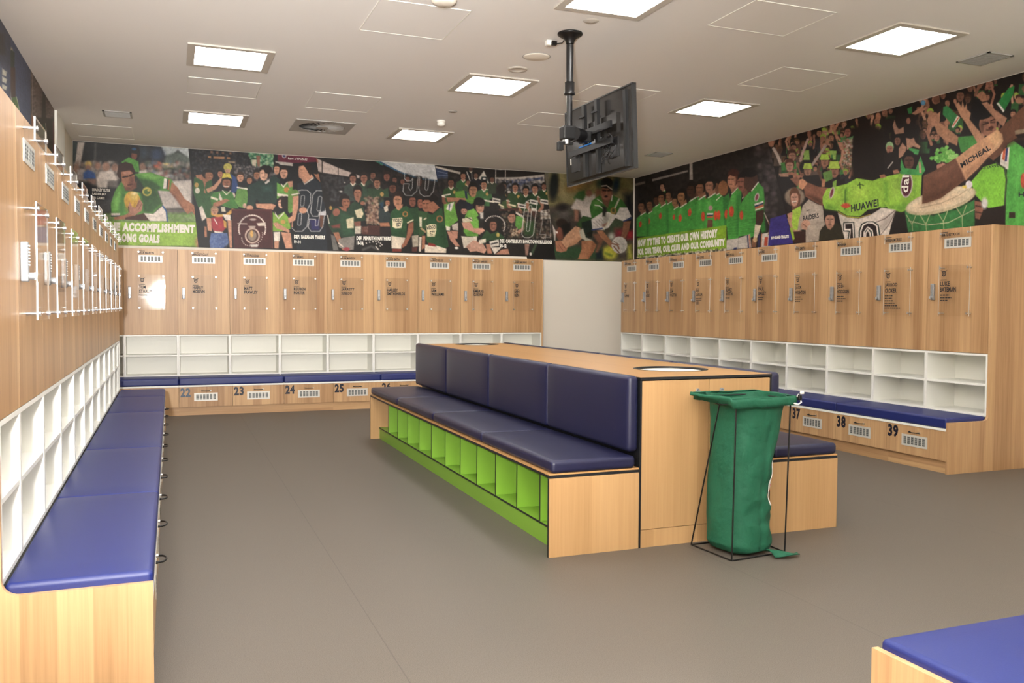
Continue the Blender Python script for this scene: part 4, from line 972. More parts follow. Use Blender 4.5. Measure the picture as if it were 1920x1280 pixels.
for i in range(34):
    a = math.pi*(-.12+1.24*i/33); r1 = 150+4*(i % 2); M.e('d8cfc4', 806-165*math.cos(a), 1010-165*math.sin(a)*1.02, 10, 10, 0, .5, .9)
for i in range(16):
    a = -.35+i*.22; M.e('c8bcb0', 806+128*math.cos(a+.2), 1100+120*math.sin(a), 8, 8, 0, .5, .8)
M.e('c8b0a0', 808, 1095, 92, 96).e('4a2c28', 808, 1095, 74, 78).e('8a7a6c', 806, 1095, 54, 62).e('d0a050', 800, 1070, 20, 44).l('c8b8ac', 12, [630, 945, 740, 948]).p('d0c4b8', [860, 940, 970, 930, 975, 975, 880, 975]).p('b8a89c', [760, 975, 850, 975, 840, 1000, 770, 1000]).e('b0a098', 815, 895, 40, 14)
M.p('d0ccc4', [775, 1200, 890, 1200, 870, 1235, 790, 1235], .8, .8)
M.head(1165, 690, 44, 66, 'd8a488', '2a1c18', -.6).e('241814', 1220, 690, 62, 82).p('78aa34', [1060, 800, 1110, 850, 1200, 800, 1260, 880, 1280, 1010, 1180, 1040, 1060, 1040]).p('e0d8cc', [1085, 800, 1130, 870, 1200, 800, 1190, 830, 1130, 890, 1090, 840]).e('c89c48', 1185, 925, 30, 26).p(SK, [1060, 940, 1110, 930, 1270, 1030, 1260, 1060, 1100, 1000]).p('d4ccc0', [1068, 1050, 1150, 1045, 1145, 1160, 1075, 1165]).p(SK, [1075, 1165, 1135, 1160, 1130, 1250, 1080, 1250]).p(SK, [1160, 1050, 1280, 1060, 1300, 1250, 1220, 1250])
# coach in dark jersey, right
M.org(540, 285, 6.735)
M.p('16181c', [60, 140, 420, 120, 560, 600, 560, 1240, 60, 1240]).p('1d2630', [120, 400, 180, 380, 330, 340, 460, 420, 470, 900, 500, 1240, 110, 1240]).p('d0c8bc', [180, 360, 208, 412, 330, 330, 320, 312, 215, 395], .7)
M.p(SK, [140, 180, 200, 170, 260, 240, 320, 310, 210, 395, 170, 340, 140, 320, 130, 250]).p('1e1612', [130, 165, 180, 125, 290, 150, 310, 250, 280, 300, 240, 230, 200, 170]).l('6a4436', 8, [150, 225, 180, 225]).l('8a5a48', 7, [136, 300, 160, 305])
M.p('5c8a38', [0, 480, 100, 470, 140, 500, 120, 560, 60, 560, 60, 700, 0, 760]).l('e0d8c8', 16, [50, 540, 140, 520]).p(SK, [60, 560, 135, 550, 130, 700, 90, 860, 10, 900, 0, 840, 60, 800]).e(SK, 190, 735, 52, 38).p(SK2, [320, 260, 380, 240, 410, 380, 360, 330]).e(BK, 355, 250, 40, 30).head(480, 580, 34, 80, SK3, BK, .6).p('c8c8d0', [390, 760, 480, 740, 480, 800, 390, 800]).p(SK3, [400, 800, 450, 800, 440, 960, 400, 940]).p('2c2a6a', [270, 850, 400, 850, 400, 990, 290, 990], 2, .8)
# outline 89
def d8(cx, x0, y0, w, h):
    pts = []
    return pts
def rr(x0, y0, x1, y1, r, sk=0):
    P_ = []
    for cx, cy, a0 in ((x1-r, y0+r, -90), (x1-r, y1-r, 0), (x0+r, y1-r, 90), (x0+r, y0+r, 180)):
        for k in range(6):
            a = R(a0+90*k/5); x, y = cx+r*math.cos(a), cy+r*math.sin(a); P_ += [x-(y-y0)*sk, y]
    return P_
M.l('c8c8c8', 9, [130, 490, 170, 478, 240, 480, 285, 520, 285, 640, 240, 740, 262, 800, 240, 940, 180, 1000, 90, 1000, 50, 960], .5, .85)
M.l('b8b8b8', 8, rr(168, 545, 212, 685, 20, .09), .5, .85, True).l('b8b8b8', 8, rr(135, 770, 175, 925, 18, .09), .5, .85, True)
M.l('c8c8c8', 9, [460, 490, 360, 485, 315, 540, 285, 760, 310, 810, 380, 810, 395, 770, 410, 740, 380, 925, 345, 930, 350, 850, 270, 845, 255, 950, 290, 1000, 400, 1000, 440, 940, 475, 700], .5, .85)
M.l('b8b8b8', 8, rr(385, 560, 430, 745, 20, .12), .5, .85, True)
o = M.build('wall_mural', 'mural of a team celebrating around a wooden shield, with the outlined number 89', GRP, GAIN)
wall_text(o, 'y', TB_, (540, 285, 6.735), [('DEF. BALMAIN TIGERS', (76, 1090), (466, 1102), (76, 1042), 'white_print', .06), ('19-14', (78, 1150), (162, 1156), (78, 1110), 'white_print', .06), ("have a Winfield", (0, 94), (240, 106), (2, 64), 'white_print', .0)])

# --- back wall, third print: players in dark green, 90
M = Print('y', BW, 592, 815, 625, 844, zlow, '1e1c1c').org(540, 285, 6.735)
M.p('b8a8a0', [360, 80, 640, 200, 910, 300, 900, 330, 440, 260, 360, 240], 1).l('2a2624', 14, [432, 110, 432, 262]).l('2a2624', 10, [634, 190, 634, 300]).mott([420, 280, 780, 340, 760, 560, 560, 640, 460, 480], .5, 3, ['2c2e34', '3c3a3c', '141416', '4a4a50']).p('a04a30', [240, 90, 370, 80, 380, 130, 250, 130], .8, .7)
M.e('c8c4c0', 668, 498, 20, 10).e('98948c', 715, 385, 12, 9)
M.man(820, 330, 56, '34403c', '8a5c4c', '1c1614', arms=0, badge=False, shorts=None, leg=False).man(960, 325, 60, '2c4834', '9a6450', '2a2220', arms=0, badge=False, shorts=None, leg=False).man(1070, 290, 50, '2c4030', '8a5c4a', BK, arms=0, badge=False, shorts=None, leg=False).man(1130, 380, 56, '3a4a30', '9c6a50', '2a2220', arms=0, badge=False, shorts=None, leg=False)
M.p('22402c', [570, 700, 650, 700, 740, 750, 790, 660, 840, 620, 900, 650, 960, 700, 980, 860, 900, 880, 840, 1080, 700, 1080, 560, 1020, 500, 900]).p('2c5438', [660, 760, 830, 800, 830, 1040, 700, 1060, 640, 900], 2.5, .7)
M.head(725, 630, 58, 78, '9c6248', '1c1410', .8).p('9c6248', [640, 690, 740, 700, 740, 750, 690, 740]).head(880, 520, 54, 84, 'a86e54', '1e1612').p('a86e54', [840, 590, 920, 590, 890, 640]).e('9a5c48', 610, 760, 44, 50, 30).e('a86a50', 945, 645, 32, 24).e('b08a40', 540, 705, 18, 26)
M.p('d8cfa8', [840, 735, 930, 712, 955, 780, 930, 832, 870, 830]).p('d8cfa8', [735, 850, 830, 820, 830, 960, 750, 962]).p('8a5444', [835, 880, 920, 870, 920, 940, 840, 935]).p('d4ccb8', [845, 940, 925, 935, 920, 1030, 845, 1030]).p('7a3c34', [540, 930, 660, 900, 660, 960, 560, 960], 1.2, .8).l('c8c0b0', 12, [500, 800, 520, 900])
M.p(SK2, [570, 1015, 640, 1010, 700, 1180, 760, 1240, 690, 1240, 620, 1130]).p('8a8680', [700, 1080, 840, 1060, 830, 1230, 760, 1240, 640, 1200, 640, 1100]).p('6a6a68', [540, 1040, 590, 1060, 640, 1240, 570, 1240]).l('d8c8b8', 16, [640, 1150, 690, 1190]).e('a83c48', 740, 1225, 40, 24)
M.p('5c342c', [930, 940, 1150, 930, 1150, 1040, 930, 1040]).mott([930, 950, 1150, 940, 1150, 1020, 930, 1020], .5, 2, ['7a4a3c', '8a7068']).mott([970, 560, 1150, 560, 1150, 920, 990, 900], .7, 2.4, ['a88c70', '5a3c30', '8a5c4a', '2a2420', 'c8b8a0'])
M.org(690, 285, 6.5625)
M.p('b8bcbe', [70, 70, 820, 124, 858, 352, 700, 330, 560, 300, 400, 245, 200, 140]).l('2a5a80', 18, [75, 80, 200, 150, 400, 250, 560, 305, 700, 335, 855, 355], .8)
for i in range(7): M.e('3c9a78', 60+i*19, 88+i*11, 8, 10)
M.mott([0, 230, 440, 250, 860, 360, 880, 560, 0, 600], .35, 3.2, ['2a2626', '3a2e2a', '121212'])
M.head(62, 280, 34, 44, '8a5a48', BK).head(110, 380, 44, 60, '9a6850', '2c221e').p('2c4a30', [0, 440, 70, 450, 160, 470, 250, 440, 260, 560, 180, 540, 60, 560, 0, 520]).head(230, 300, 40, 54, '8a5444', '2a1e1a').head(328, 340, 30, 42, '7a4c3e', BK).head(305, 440, 48, 60, '6a4030', BK).head(425, 360, 28, 40, '7a4a3c', BK).head(485, 330, 30, 40, '7a4a3e', BK).head(630, 360, 36, 56, '5a3a30', BK).e('b8904c', 172, 518, 22, 28)
M.p('2c3a3c', [120, 690, 200, 700, 280, 760, 280, 860, 140, 870]).head(240, 620, 30, 44, SK2, BK).p('c8bca8', [190, 680, 240, 650, 250, 720, 210, 740]).p('1e4058', [140, 620, 200, 600, 190, 690, 150, 700], 1.5, .8).mott([0, 560, 130, 560, 130, 880, 0, 880], .6, 2.4, ['a07868', '503830', '8a6a50', 'c8a890'])
M.p(SK2, [140, 870, 260, 865, 270, 915, 150, 915]).p('2a2224', [145, 920, 275, 920, 280, 1030, 150, 1030]).p('4a2a26', [0, 900, 145, 910, 145, 1030, 0, 1020])
M.p('28542f', [280, 740, 340, 690, 420, 680, 470, 660, 560, 720, 580, 840, 480, 880, 470, 1050, 290, 1040, 270, 880]).p('1e4226', [290, 960, 470, 980, 470, 1050, 290, 1040], 3, .6)
M.head(365, 590, 58, 88, 'b47c5e', '2c1e18').p('b47c5e', [345, 670, 430, 640, 420, 680, 380, 720, 350, 700]).e('b87a3c', 458, 762, 34, 34).e('28542f', 458, 762, 20, 20).p('e2d8b0', [300, 815, 420, 805, 425, 860, 410, 935, 340, 940, 300, 920]).l('e0d4b0', 16, [488, 870, 570, 828]).p('9c6046', [500, 880, 575, 850, 570, 950, 470, 1150, 420, 1180, 410, 1130, 470, 1060])
M.p('d8cdb8', [285, 1030, 460, 1055, 440, 1110, 410, 1150, 410, 1190, 290, 1185]).p('7a2c24', [300, 1190, 410, 1190, 410, 1225, 300, 1225]).head(548, 600, 48, 72, '8a5240', BK).p('24482a', [490, 690, 620, 680, 640, 1000, 560, 1040, 560, 820]).p('a8a08c', [540, 1030, 620, 1020, 620, 1160, 550, 1170]).p('6a3a30', [540, 1170, 610, 1170, 600, 1225, 540, 1225])
M.head(640, 620, 40, 70, '9c5c46', BK, .8).p('30542e', [620, 720, 740, 740, 720, 880, 690, 1020, 630, 1040]).p('d8d0b4', [630, 800, 662, 800, 662, 920, 635, 920]).l('a88c64', 24, [655, 940, 720, 990]).l('c8bca0', 14, [690, 830, 715, 812])
M.p('26502c', [740, 750, 790, 770, 900, 680, 930, 700, 960, 860, 1000, 1160, 930, 1190, 740, 1140, 710, 1060, 720, 900]).p('1c4022', [880, 900, 960, 900, 990, 1150, 900, 1180], 3, .55).head(725, 640, 66, 92, 'a0644a', '1a1210', -.8).p('a0644a', [740, 640, 800, 600, 880, 680, 800, 750, 745, 730]).e('1a1210', 790, 560, 80, 44, 20)
M.e('a06840', 882, 822, 42, 42).e('26502c', 882, 822, 26, 27).e('3a4a2a', 882, 822, 12, 14).p('e2d8ac', [712, 905, 770, 885, 840, 890, 842, 960, 820, 1040, 730, 1040, 722, 960]).p('d8cdb8', [700, 1140, 840, 1150, 965, 1190, 960, 1240, 700, 1235]).p('8a2c24', [745, 1115, 820, 1130, 840, 1165, 740, 1150]).p(SK2, [665, 1030, 705, 1030, 700, 1180, 660, 1200]).p('d0c8b8', [630, 1045, 660, 1045, 650, 1225, 625, 1225]).p(SK2, [860, 1190, 1010, 1160, 1010, 1240, 870, 1240], 1, .0)
M.p('1a1818', [0, 1040, 275, 1060, 285, 1225, 0, 1215])
for x, y in [(20, 1110), (62, 1104), (95, 1100), (130, 1108), (155, 1122), (172, 1140), (-20, 1120), (-60, 1140), (105, 1130), (150, 1155)]: M.e('e0dcd4', x, y, 8, 8, 0, .5)
M.l('4a4a4a', 30, [-60, 1200, 40, 1160, 130, 1200], 1.5).l('d8d4cc', 10, [95, 1160, 125, 1195], .6)
M.l('c0c4c4', 8, [450, 250, 450, 330, 480, 355, 530, 355, 552, 320, 545, 440, 520, 472, 500, 440, 510, 390, 440, 390, 430, 480, 460, 530, 540, 535, 600, 480, 618, 300, 612, 240], .5, .8)
M.l('c0c4c4', 8, [640, 250, 625, 440, 640, 510, 690, 545, 760, 540, 805, 480, 825, 330, 820, 260], .5, .8).l('b8bcbc', 8, [715, 290, 700, 450, 715, 472, 735, 460, 755, 300], .5, .8)
o = M.build('wall_mural', 'mural of players in dark green jerseys around a trophy, with the outlined number 90', GRP, GAIN)
wall_text(o, 'y', TB_, (540, 285, 6.735), [('DEF. PENRITH PANTHERS', (864, 1110), (1296, 1116), (866, 1060), 'white_print', .06), ('18-14', (868, 1170), (952, 1174), (868, 1124), 'white_print', .06)])
wall_text(o, 'y', TB_, (690, 285, 6.5625), [('VIDEO', (308, 862), (418, 856), (306, 822), 'ink', .03), ('EZY', (352, 916), (412, 910), (352, 872), 'ink', .03), ('VIDEO', (718, 958), (832, 948), (716, 908), 'ink', .03), ('EZY', (762, 1026), (824, 1020), (762, 974), 'ink', .03)])

# --- back wall, fourth print: celebration with 94
M = Print('y', BW, 815, 1021, 844, 1042, zlow, '24211f').org(810, 300, 6.735)
M.p('c0b8ac', [45, 75, 360, 150, 360, 180, 45, 100]).p('2c3a5c', [50, 100, 200, 140, 200, 240, 60, 240]).l('7a86a0', 6, [70, 140, 190, 170]).l('7a86a0', 6, [80, 190, 200, 200]).p('c8c0b4', [500, 60, 640, 100, 860, 125, 1140, 98, 1140, 90, 900, 86, 500, 50]).p('b0a8a0', [800, 220, 1100, 215, 1420, 180, 1420, 300, 1000, 260, 800, 240], 1)
M.p('3a4a7a', [1010, 250, 1220, 240, 1400, 215, 1400, 240, 1220, 270, 1120, 310, 1010, 300], 1).mott([800, 240, 1420, 230, 1430, 400, 820, 400], .5, 2.6, ['8a8482', '3c4052', 'b8b0a8', '2c2a2c', '56607c']).l('d0c8c0', 8, [805, 120, 803, 300]).l('d0c8c0', 8, [928, 120, 926, 300]).mott([60, 230, 420, 200, 560, 260, 560, 500, 80, 420], .4, 3, ['2e2a28', '4a4440', '14161a'])
M.p('c4beb4', [550, 280, 655, 135, 735, 320, 700, 380, 620, 330], .8).p('8ab070', [690, 300, 735, 320, 750, 420, 700, 390], 1)
def mn(x, y, k, sh=DG, sk=SK2, hr=BK, **q): M.man(x, y, k, sh, sk, hr, shorts=None, leg=False, **q)
mn(240, 285, 52, '2c5226', '7a4c3a'); mn(395, 200, 46, '2c5a2e', '9a6650', arms=0); mn(490, 100, 34, '1c1a1c', '5a4038', arms=0, badge=False); mn(555, 190, 36, '1c1c22', '7a5444', arms=0, badge=False); mn(455, 280, 34, '3a4a34', '8a5c48', arms=0, badge=False)
M.l('c8c4bc', 14, [440, 150, 480, 260], .6, .7).l('c8c4bc', 8, [500, 150, 505, 240], .6, .7)
M.p('58922c', [290, 400, 420, 380, 480, 460, 560, 440, 600, 520, 480, 560, 400, 520, 300, 480]).p(SK2, [180, 470, 420, 480, 430, 510, 200, 530]).l('e4dccc', 16, [130, 450, 230, 430]).head(520, 380, 58, 84, 'b07a58', '181412').p('1c2a4c', [410, 380, 440, 400, 450, 500, 420, 470])
mn(655, 310, 52, '3a6c38', 'a8745a', arms=0); M.p('1a2a2c', [610, 260, 625, 210, 690, 210, 705, 265, 640, 250]).e('d0ccc4', 660, 235, 20, 12)
mn(760, 240, 36, '34402e', '7a5040', arms=0, badge=False); mn(905, 330, 48, '202820', '7a5040', arms=0); M.e('201a18', 870, 370, 60, 80, 0, 2); mn(975, 440, 50, '3c5428', '4a3024'); M.e('d0ccc4', 972, 400, 22, 14); mn(1050, 345, 50, '2c4a24', 'a06c54'); mn(1185, 385, 50, '22401e', '9a6a50'); mn(1300, 360, 52, '203c20', 'a06e56'); mn(1415, 330, 40, '22401e', '8a5a48')
for x, y in [(815, 500), (1140, 570), (1290, 520), (1420, 515)]: M.p('d4cec2', [x-50, y-26, x+50, y-8, x+46, y+48, x-54, y+28]); M.l('2a2a2c', 16, [x-34, y+4, x+36, y+18], .6, .8)
M.l('d8d4c4', 20, [620, 500, 780, 530], .7).l('d8cfa8', 22, [850, 560, 900, 590], .7).l('d8cfa8', 22, [970, 560, 1050, 580], .7).p('c8c2b8', [1370, 640, 1500, 620, 1500, 740, 1370, 750]).p('4a2c24', [840, 620, 1100, 600, 1090, 650, 860, 660])
M.p('1e1a1a', [650, 650, 960, 640, 980, 1060, 650, 1060]).mott([880, 640, 1540, 640, 1540, 1000, 900, 1000], .4, 2.4, ['2a2420', '5a4034', '8a6a58', '121010', '38402c', 'b8a898'])
for i in range(20):
    a = R(150-i*9.5); M.e('c8c2b8', 790+120*math.cos(a)*1.1, 830-125*math.sin(a), 8, 9, 0, .5)
M.e('d0ccc8', 768, 745, 22, 22)
M.p('62a438', [150, 560, 280, 530, 300, 640, 330, 760, 200, 860, 165, 850]).p('d4d0c8', [200, 560, 280, 530, 240, 650, 180, 620]).l('2c3070', 12, [225, 560, 215, 630]).p('1a1c24', [295, 560, 350, 495, 430, 510, 440, 620, 300, 620]).p('1a2030', [430, 520, 540, 580, 520, 640, 440, 620]).head(400, 640, 44, 44, 'b8806a', '1a1c24', 1).p('e0dac8', [175, 830, 230, 845, 225, 892, 180, 885]).p('b8806a', [190, 900, 240, 900, 300, 1010, 355, 1090, 300, 1090, 230, 1010]).p('c8bcb0', [250, 820, 330, 790, 330, 890, 260, 880]).p('b8806a', [240, 890, 330, 900, 320, 990, 280, 990])
M.p('6cb43e', [450, 640, 540, 610, 590, 700, 590, 860, 580, 960, 440, 960, 400, 900, 420, 700]).p('4c8a2c', [400, 890, 580, 870, 580, 965, 420, 965], 3, .6).p('d8ccb0', [380, 740, 500, 720, 510, 770, 390, 790]).l('2a3a24', 9, [430, 715, 510, 760]).p('c8907a', [375, 790, 480, 780, 530, 860, 640, 860, 670, 890, 600, 940, 520, 910, 400, 860]).head(600, 590, 58, 80, 'c08a70', '1c1614', .8).e('1c1614', 600, 525, 72, 52, 15).p('282a28', [560, 720, 650, 640, 650, 780, 600, 780], 1, .7).p('c8c4bc', [600, 660, 650, 660, 650, 740, 610, 740], 1, .8)
M.p('d6cebc', [370, 960, 480, 970, 570, 960, 570, 1010, 500, 1100, 400, 1110]).p('c89680', [430, 1090, 520, 1010, 640, 1050, 690, 1130, 660, 1180, 560, 1150, 480, 1160]).p('d8a890', [480, 1060, 600, 1060, 640, 1110, 560, 1120], 2, .6).e('e8e4dc', 310, 1110, 24, 14)
M.head(770, 820, 48, 76, '9a6450', '241c18', .5).p('2a4c2a', [690, 880, 740, 930, 830, 900, 900, 960, 920, 1000, 850, 1010, 730, 1010, 640, 1060, 620, 990]).e('b8a44c', 832, 945, 20, 28).p('dcd8cc', [725, 1030, 840, 1000, 850, 1080, 740, 1100]).l('2a2a2c', 18, [750, 1060, 825, 1042], .6, .8).p('e4dcc8', [590, 1010, 680, 990, 680, 1040, 600, 1060]).p('b07860', [680, 1060, 730, 1060, 760, 1180, 700, 1180]).p('d8d0c4', [745, 1100, 880, 1100, 790, 1190]).p('b88068', [800, 1190, 880, 1130, 960, 1120, 980, 1190])
M.head(1010, 720, 52, 70, 'b07c64', '1c1614', -.6).p('529238', [1060, 700, 1150, 720, 1190, 800, 1100, 880, 1050, 830]).p('d0c8b8', [1055, 650, 1150, 700, 1150, 730, 1060, 680]).p('c09078', [1150, 750, 1210, 800, 1190, 860, 1100, 930, 1060, 910, 1130, 860]).mott([990, 860, 1080, 860, 1080, 960, 1000, 960], .8, 1.6, ['d8c8b0', '6a4a38', 'a89070'])
M.p('2a4a24', [1150, 780, 1300, 760, 1300, 960, 1160, 960], 3, .8).e('4a3028', 1290, 660, 30, 60).p('c8c4b8', [1250, 600, 1320, 610, 1330, 650, 1260, 640]).p('a07868', [1170, 1060, 1230, 1060, 1210, 1200, 1180, 1200]).p('3c5238', [1240, 1180, 1300, 1060, 1330, 1060, 1270, 1200], 1).e('d8d4cc', 1245, 1185, 14, 20)
M.l('ccccc8', 9, rr(1180, 505, 1330, 980, 62, .11), .5, .85, True).l('c8c8c4', 8, rr(1225, 575, 1265, 900, 20, .11), .5, .85, True).l('ccccc8', 8, [1400, 750, 1360, 940, 1440, 940, 1430, 1000, 1380, 975, 1490, 975, 1500, 860, 1490, 700], .5, .6)
M.p('141212', [1340, 1010, 1560, 1010, 1560, 1250, 1240, 1250, 1330, 1090], 2, .8)
o = M.build('wall_mural', 'mural of players crowding round a shield, with the outlined number 94', GRP, GAIN)
wall_text(o, 'y', TB_, (810, 300, 6.735), [('DEF. CANTERBURY BANKSTOWN BULLDOGS', (858, 1046), (1516, 1060), (858, 998), 'white_print', .06), ('36-12', (860, 1100), (940, 1106), (860, 1054), 'white_print', .06)])

# --- back wall, fifth print: player in a headband passing a white ball
M = Print('y', BW, 1021, 1187.5, 1042, 1187.5, lambda c: 2.163, '6c6640').org(1020, 310, 7.111)
M.mott([0, 60, 1190, 150, 1190, 560, 0, 560], .45, 9, ['8a8048', '56552e', '9a9058', '6a6a3c', '7a5a34']).p('93895a', [200, 70, 300, 80, 300, 560, 230, 560], 5, .6).e('141a18', 130, 270, 62, 200, 5, 3).p('5a5a5a', [0, 60, 70, 70, 60, 330, 20, 330], 4, .7).e('8c5c22', 420, 280, 120, 60, -10, 6, .7)
M.p('3a3430', [60, 560, 500, 520, 1190, 500, 1190, 1250, 60, 1250], 6).mott([100, 540, 1190, 520, 1190, 1240, 120, 1240], .4, 8, ['4a3a34', '2a2622', '5c4a3c', '34402c']).e('5a5450', 270, 620, 90, 90, 0, 5, .7).e('1e1a18', 240, 560, 70, 50, 0, 4).p('101214', [1060, 380, 1190, 360, 1190, 900, 1100, 900], 6, .85)
M.p('3c4a34', [880, 720, 1060, 720, 1050, 900, 880, 900], 4).p('8a2430', [940, 840, 1060, 830, 1060, 960, 940, 980], 4, .7).p('a01c28', [1100, 860, 1190, 870, 1190, 980, 1100, 980], 4).e('b0b0a4', 900, 950, 46, 50, 0, 3, .8)
M.p('2a4a2c', [100, 1100, 400, 1080, 760, 1100, 760, 1250, 100, 1250], 5).e('b4b02c', 880, 1160, 105, 95, 0, 4).l('4a6a20', 30, [820, 1170, 900, 1200], 2, .7).p('a8a434', [1100, 1060, 1160, 1060, 1190, 1250, 1120, 1250], 4).p('16202a', [690, 1150, 780, 1120, 780, 1250, 700, 1250], 3)
# background player
M.p('345e2c', [395, 430, 460, 350, 540, 330, 560, 450, 520, 500, 420, 490], 2).p('b4aaa4', [360, 560, 430, 440, 520, 470, 560, 400, 680, 380, 700, 480, 620, 600, 640, 700, 500, 700, 480, 600, 380, 590], 2).p('8a5c48', [400, 590, 460, 600, 460, 750, 410, 740], 2).e('8a5c4c', 600, 370, 40, 46, 0, 2).p('8a6048', [540, 200, 640, 200, 640, 240, 540, 240], 3, .8).e('7a4c3c', 720, 360, 40, 50, 0, 3, .8)
# tackler
M.e('241812', 240, 780, 80, 66, 20, 1.5).p('7a4434', [150, 880, 200, 820, 280, 860, 250, 980, 190, 1000, 160, 930], 1.2).e('d8ccc4', 172, 892, 12, 16).p('16110f', [230, 800, 350, 760, 360, 860, 260, 940], 2).p(SK2, [150, 1010, 240, 1000, 320, 1080, 300, 1140, 230, 1160, 160, 1140]).l('7a4838', 8, [200, 1060, 250, 1130]).l('7a4838', 8, [240, 1040, 290, 1110]).p('c8c0b8', [110, 780, 160, 880, 150, 1000, 140, 1000])
# thigh, shorts
M.p('c4906c', [420, 810, 480, 830, 520, 960, 420, 1050, 290, 1100, 230, 1020, 300, 920]).p('a06c4c', [400, 1000, 480, 960, 460, 1040, 310, 1100], 2.5, .6).p('2a4a20', [430, 790, 520, 670, 640, 700, 650, 900, 560, 900, 500, 830]).p('17241c', [500, 760, 640, 720, 650, 880, 640, 960, 520, 960]).p('b0ac98', [470, 870, 520, 840, 560, 960, 650, 1000, 560, 1010, 490, 960], 1).p('14140f', [560, 900, 640, 880, 640, 960, 600, 960], 1)
M.p('a86c48', [500, 1010, 640, 1000, 700, 1060, 660, 1150, 590, 1250, 450, 1250, 500, 1120]).p('7c4a30', [640, 1010, 700, 1060, 640, 1180, 600, 1250, 580, 1250, 640, 1100], 2.5, .6).p('7a4c38', [650, 920, 760, 900, 790, 1000, 720, 1160, 680, 1160, 720, 1040], 2)
# jersey
M.p('2f6422', [610, 560, 640, 470, 740, 400, 780, 440, 870, 440, 920, 400, 1040, 460, 1110, 560, 1020, 570, 960, 640, 900, 680, 800, 560, 780, 640, 640, 720]).p('4a8432', [640, 480, 720, 420, 760, 470, 740, 560, 660, 600], 3, .6)
M.p('c2bab4', [630, 720, 770, 630, 860, 620, 960, 660, 1010, 560, 1110, 560, 1165, 680, 1060, 745, 950, 700, 860, 830, 780, 860, 645, 855]).p('8a867c', [780, 640, 860, 640, 880, 760, 800, 860, 775, 800], 2.5, .7).l('2a3870', 18, [640, 860, 775, 840]).l('2a3870', 18, [1062, 745, 1165, 700]).l('b8b4a0', 22, [1000, 450, 940, 580, 860, 760, 800, 850], .8)
M.l('c8c4bc', 14, [680, 530, 740, 540, 790, 580], .7).l('c8c4bc', 10, [710, 450, 780, 500], .7).l('d0c8c0', 14, [910, 400, 900, 470], .7).e('8a6c34', 925, 605, 40, 46).e('3c4a24', 925, 600, 20, 24).p('1c1c16', [780, 540, 840, 560, 820, 680, 780, 680], 1.5, .8)
for i in range(4): M.l('6a5a54', 6, [660+i*28, 760-i*22, 740+i*16, 830-i*30], .6, .6)
M.p('7a3c2c', [770, 790, 850, 760, 820, 810, 780, 820], 1.5, .6)
# face
M.p('6e4232', [760, 430, 900, 420, 870, 500, 850, 570, 800, 520], 1.5).e('8e5844', 835, 360, 76, 108).e('16100e', 835, 235, 82, 72).e('122a3c', 960, 260, 50, 110, 10, 3, .8).e('1c4038', 740, 240, 40, 60, 0, 4, .7).l('c8beb4', 15, [768, 275, 835, 268, 905, 320], .7).l('16100e', 9, [770, 292, 835, 285, 900, 335], .6)
M.l('2e1a14', 22, [785, 330, 828, 335], .8).l('2e1a14', 22, [850, 335, 892, 330], .8).l('a87058', 12, [838, 340, 835, 385]).e('2a1210', 828, 415, 22, 14).l('b07a60', 10, [775, 380, 800, 440], 1.5, .5)
# arms and ball
M.p('9a6444', [700, 870, 780, 865, 890, 1000, 930, 1060, 1010, 1150, 970, 1170, 880, 1080, 760, 960]).p('8a5840', [1060, 750, 1160, 740, 1130, 880, 1060, 1010, 1020, 980, 1050, 860]).e('c4beb8', 1005, 1060, 105, 112, 0).e('a8a4a0', 1040, 1100, 70, 70, 0, 5, .4).l('6a4436', 9, [930, 1010, 1000, 1055]).l('8a5c48', 20, [900, 1040, 980, 1060, 1000, 1110]).l('7a5040', 16, [930, 1080, 1000, 1160])
o = M.build('wall_mural', 'mural of a player in green and white with a headband passing a white ball', GRP, GAIN)

# --- right wall, first print: the team lined up
RW = XWR-0.003; TR_ = XWR-0.0055
zr = lambda c: 2.150
M = Print('x', RW, 1189, 1439, 1189, 1490, zr, '26211f').org(1180, 290, 6.4)
M.mott([50, 260, 1700, -150, 1700, 760, 60, 600], .4, 3.4, ['332c2b', '1c1817', '3d3635', '2a2424', '171313'])
M.mott([1500, -100, 1760, -150, 1760, 740, 1620, 740], .5, 5, ['4a4044', '302a2c', '5c5054', '3c3438', '6a5c5c'])
M.p('7c746c', [55, 350, 190, 315, 190, 345, 55, 380]).p('8c8680', [272, 292, 700, 185, 705, 205, 275, 320]).p('a8a098', [722, 70, 758, 60, 762, 300, 722, 300])
def pl_(cx, hy, k, sk, red=1, bot=980, dark=0, lk=-.8, hr='1a1512', w=1.0):
    g = '3a9a36'
    M.p(sk, [cx-k*.2, hy+k*.6, cx+k*.7, hy+k*.3, cx+k*.9, hy+k*1.6, cx-k*.1, hy+k*1.6])
    M.p(g, [cx-k*.9*w, hy+k*2.2, cx-k*.2, hy+k*1.5, cx+k*.8*w, hy+k*1.1, cx+k*1.3*w, hy+k*1.8, cx+k*1.35*w, bot, cx-k*.9*w, bot])
    M.p('2a7a2e', [cx+k*.8*w, hy+k*1.8, cx+k*1.3*w, hy+k*1.8, cx+k*1.4*w, bot, cx+k*.9*w, bot], 1.5, .7).p('56b04a', [cx-k*.5*w, hy+k*2.2, cx+k*.1, hy+k*1.8, cx+k*.2, hy+k*3.4, cx-k*.5*w, hy+k*3.4], 2, .6)
    M.l('d8d8c8', k*.16, [cx-k*.15, hy+k*1.65, cx+k*.75, hy+k*1.05])
    if red: M.p('d24428', [cx-k*.45, hy+k*3.0, cx-k*.1, hy+k*2.6, cx+k*.1, hy+k*3.2, cx-k*.1, hy+k*3.8, cx-k*.4, hy+k*3.7])
    M.head(cx, hy, k*.62, k, sk, hr, lk)
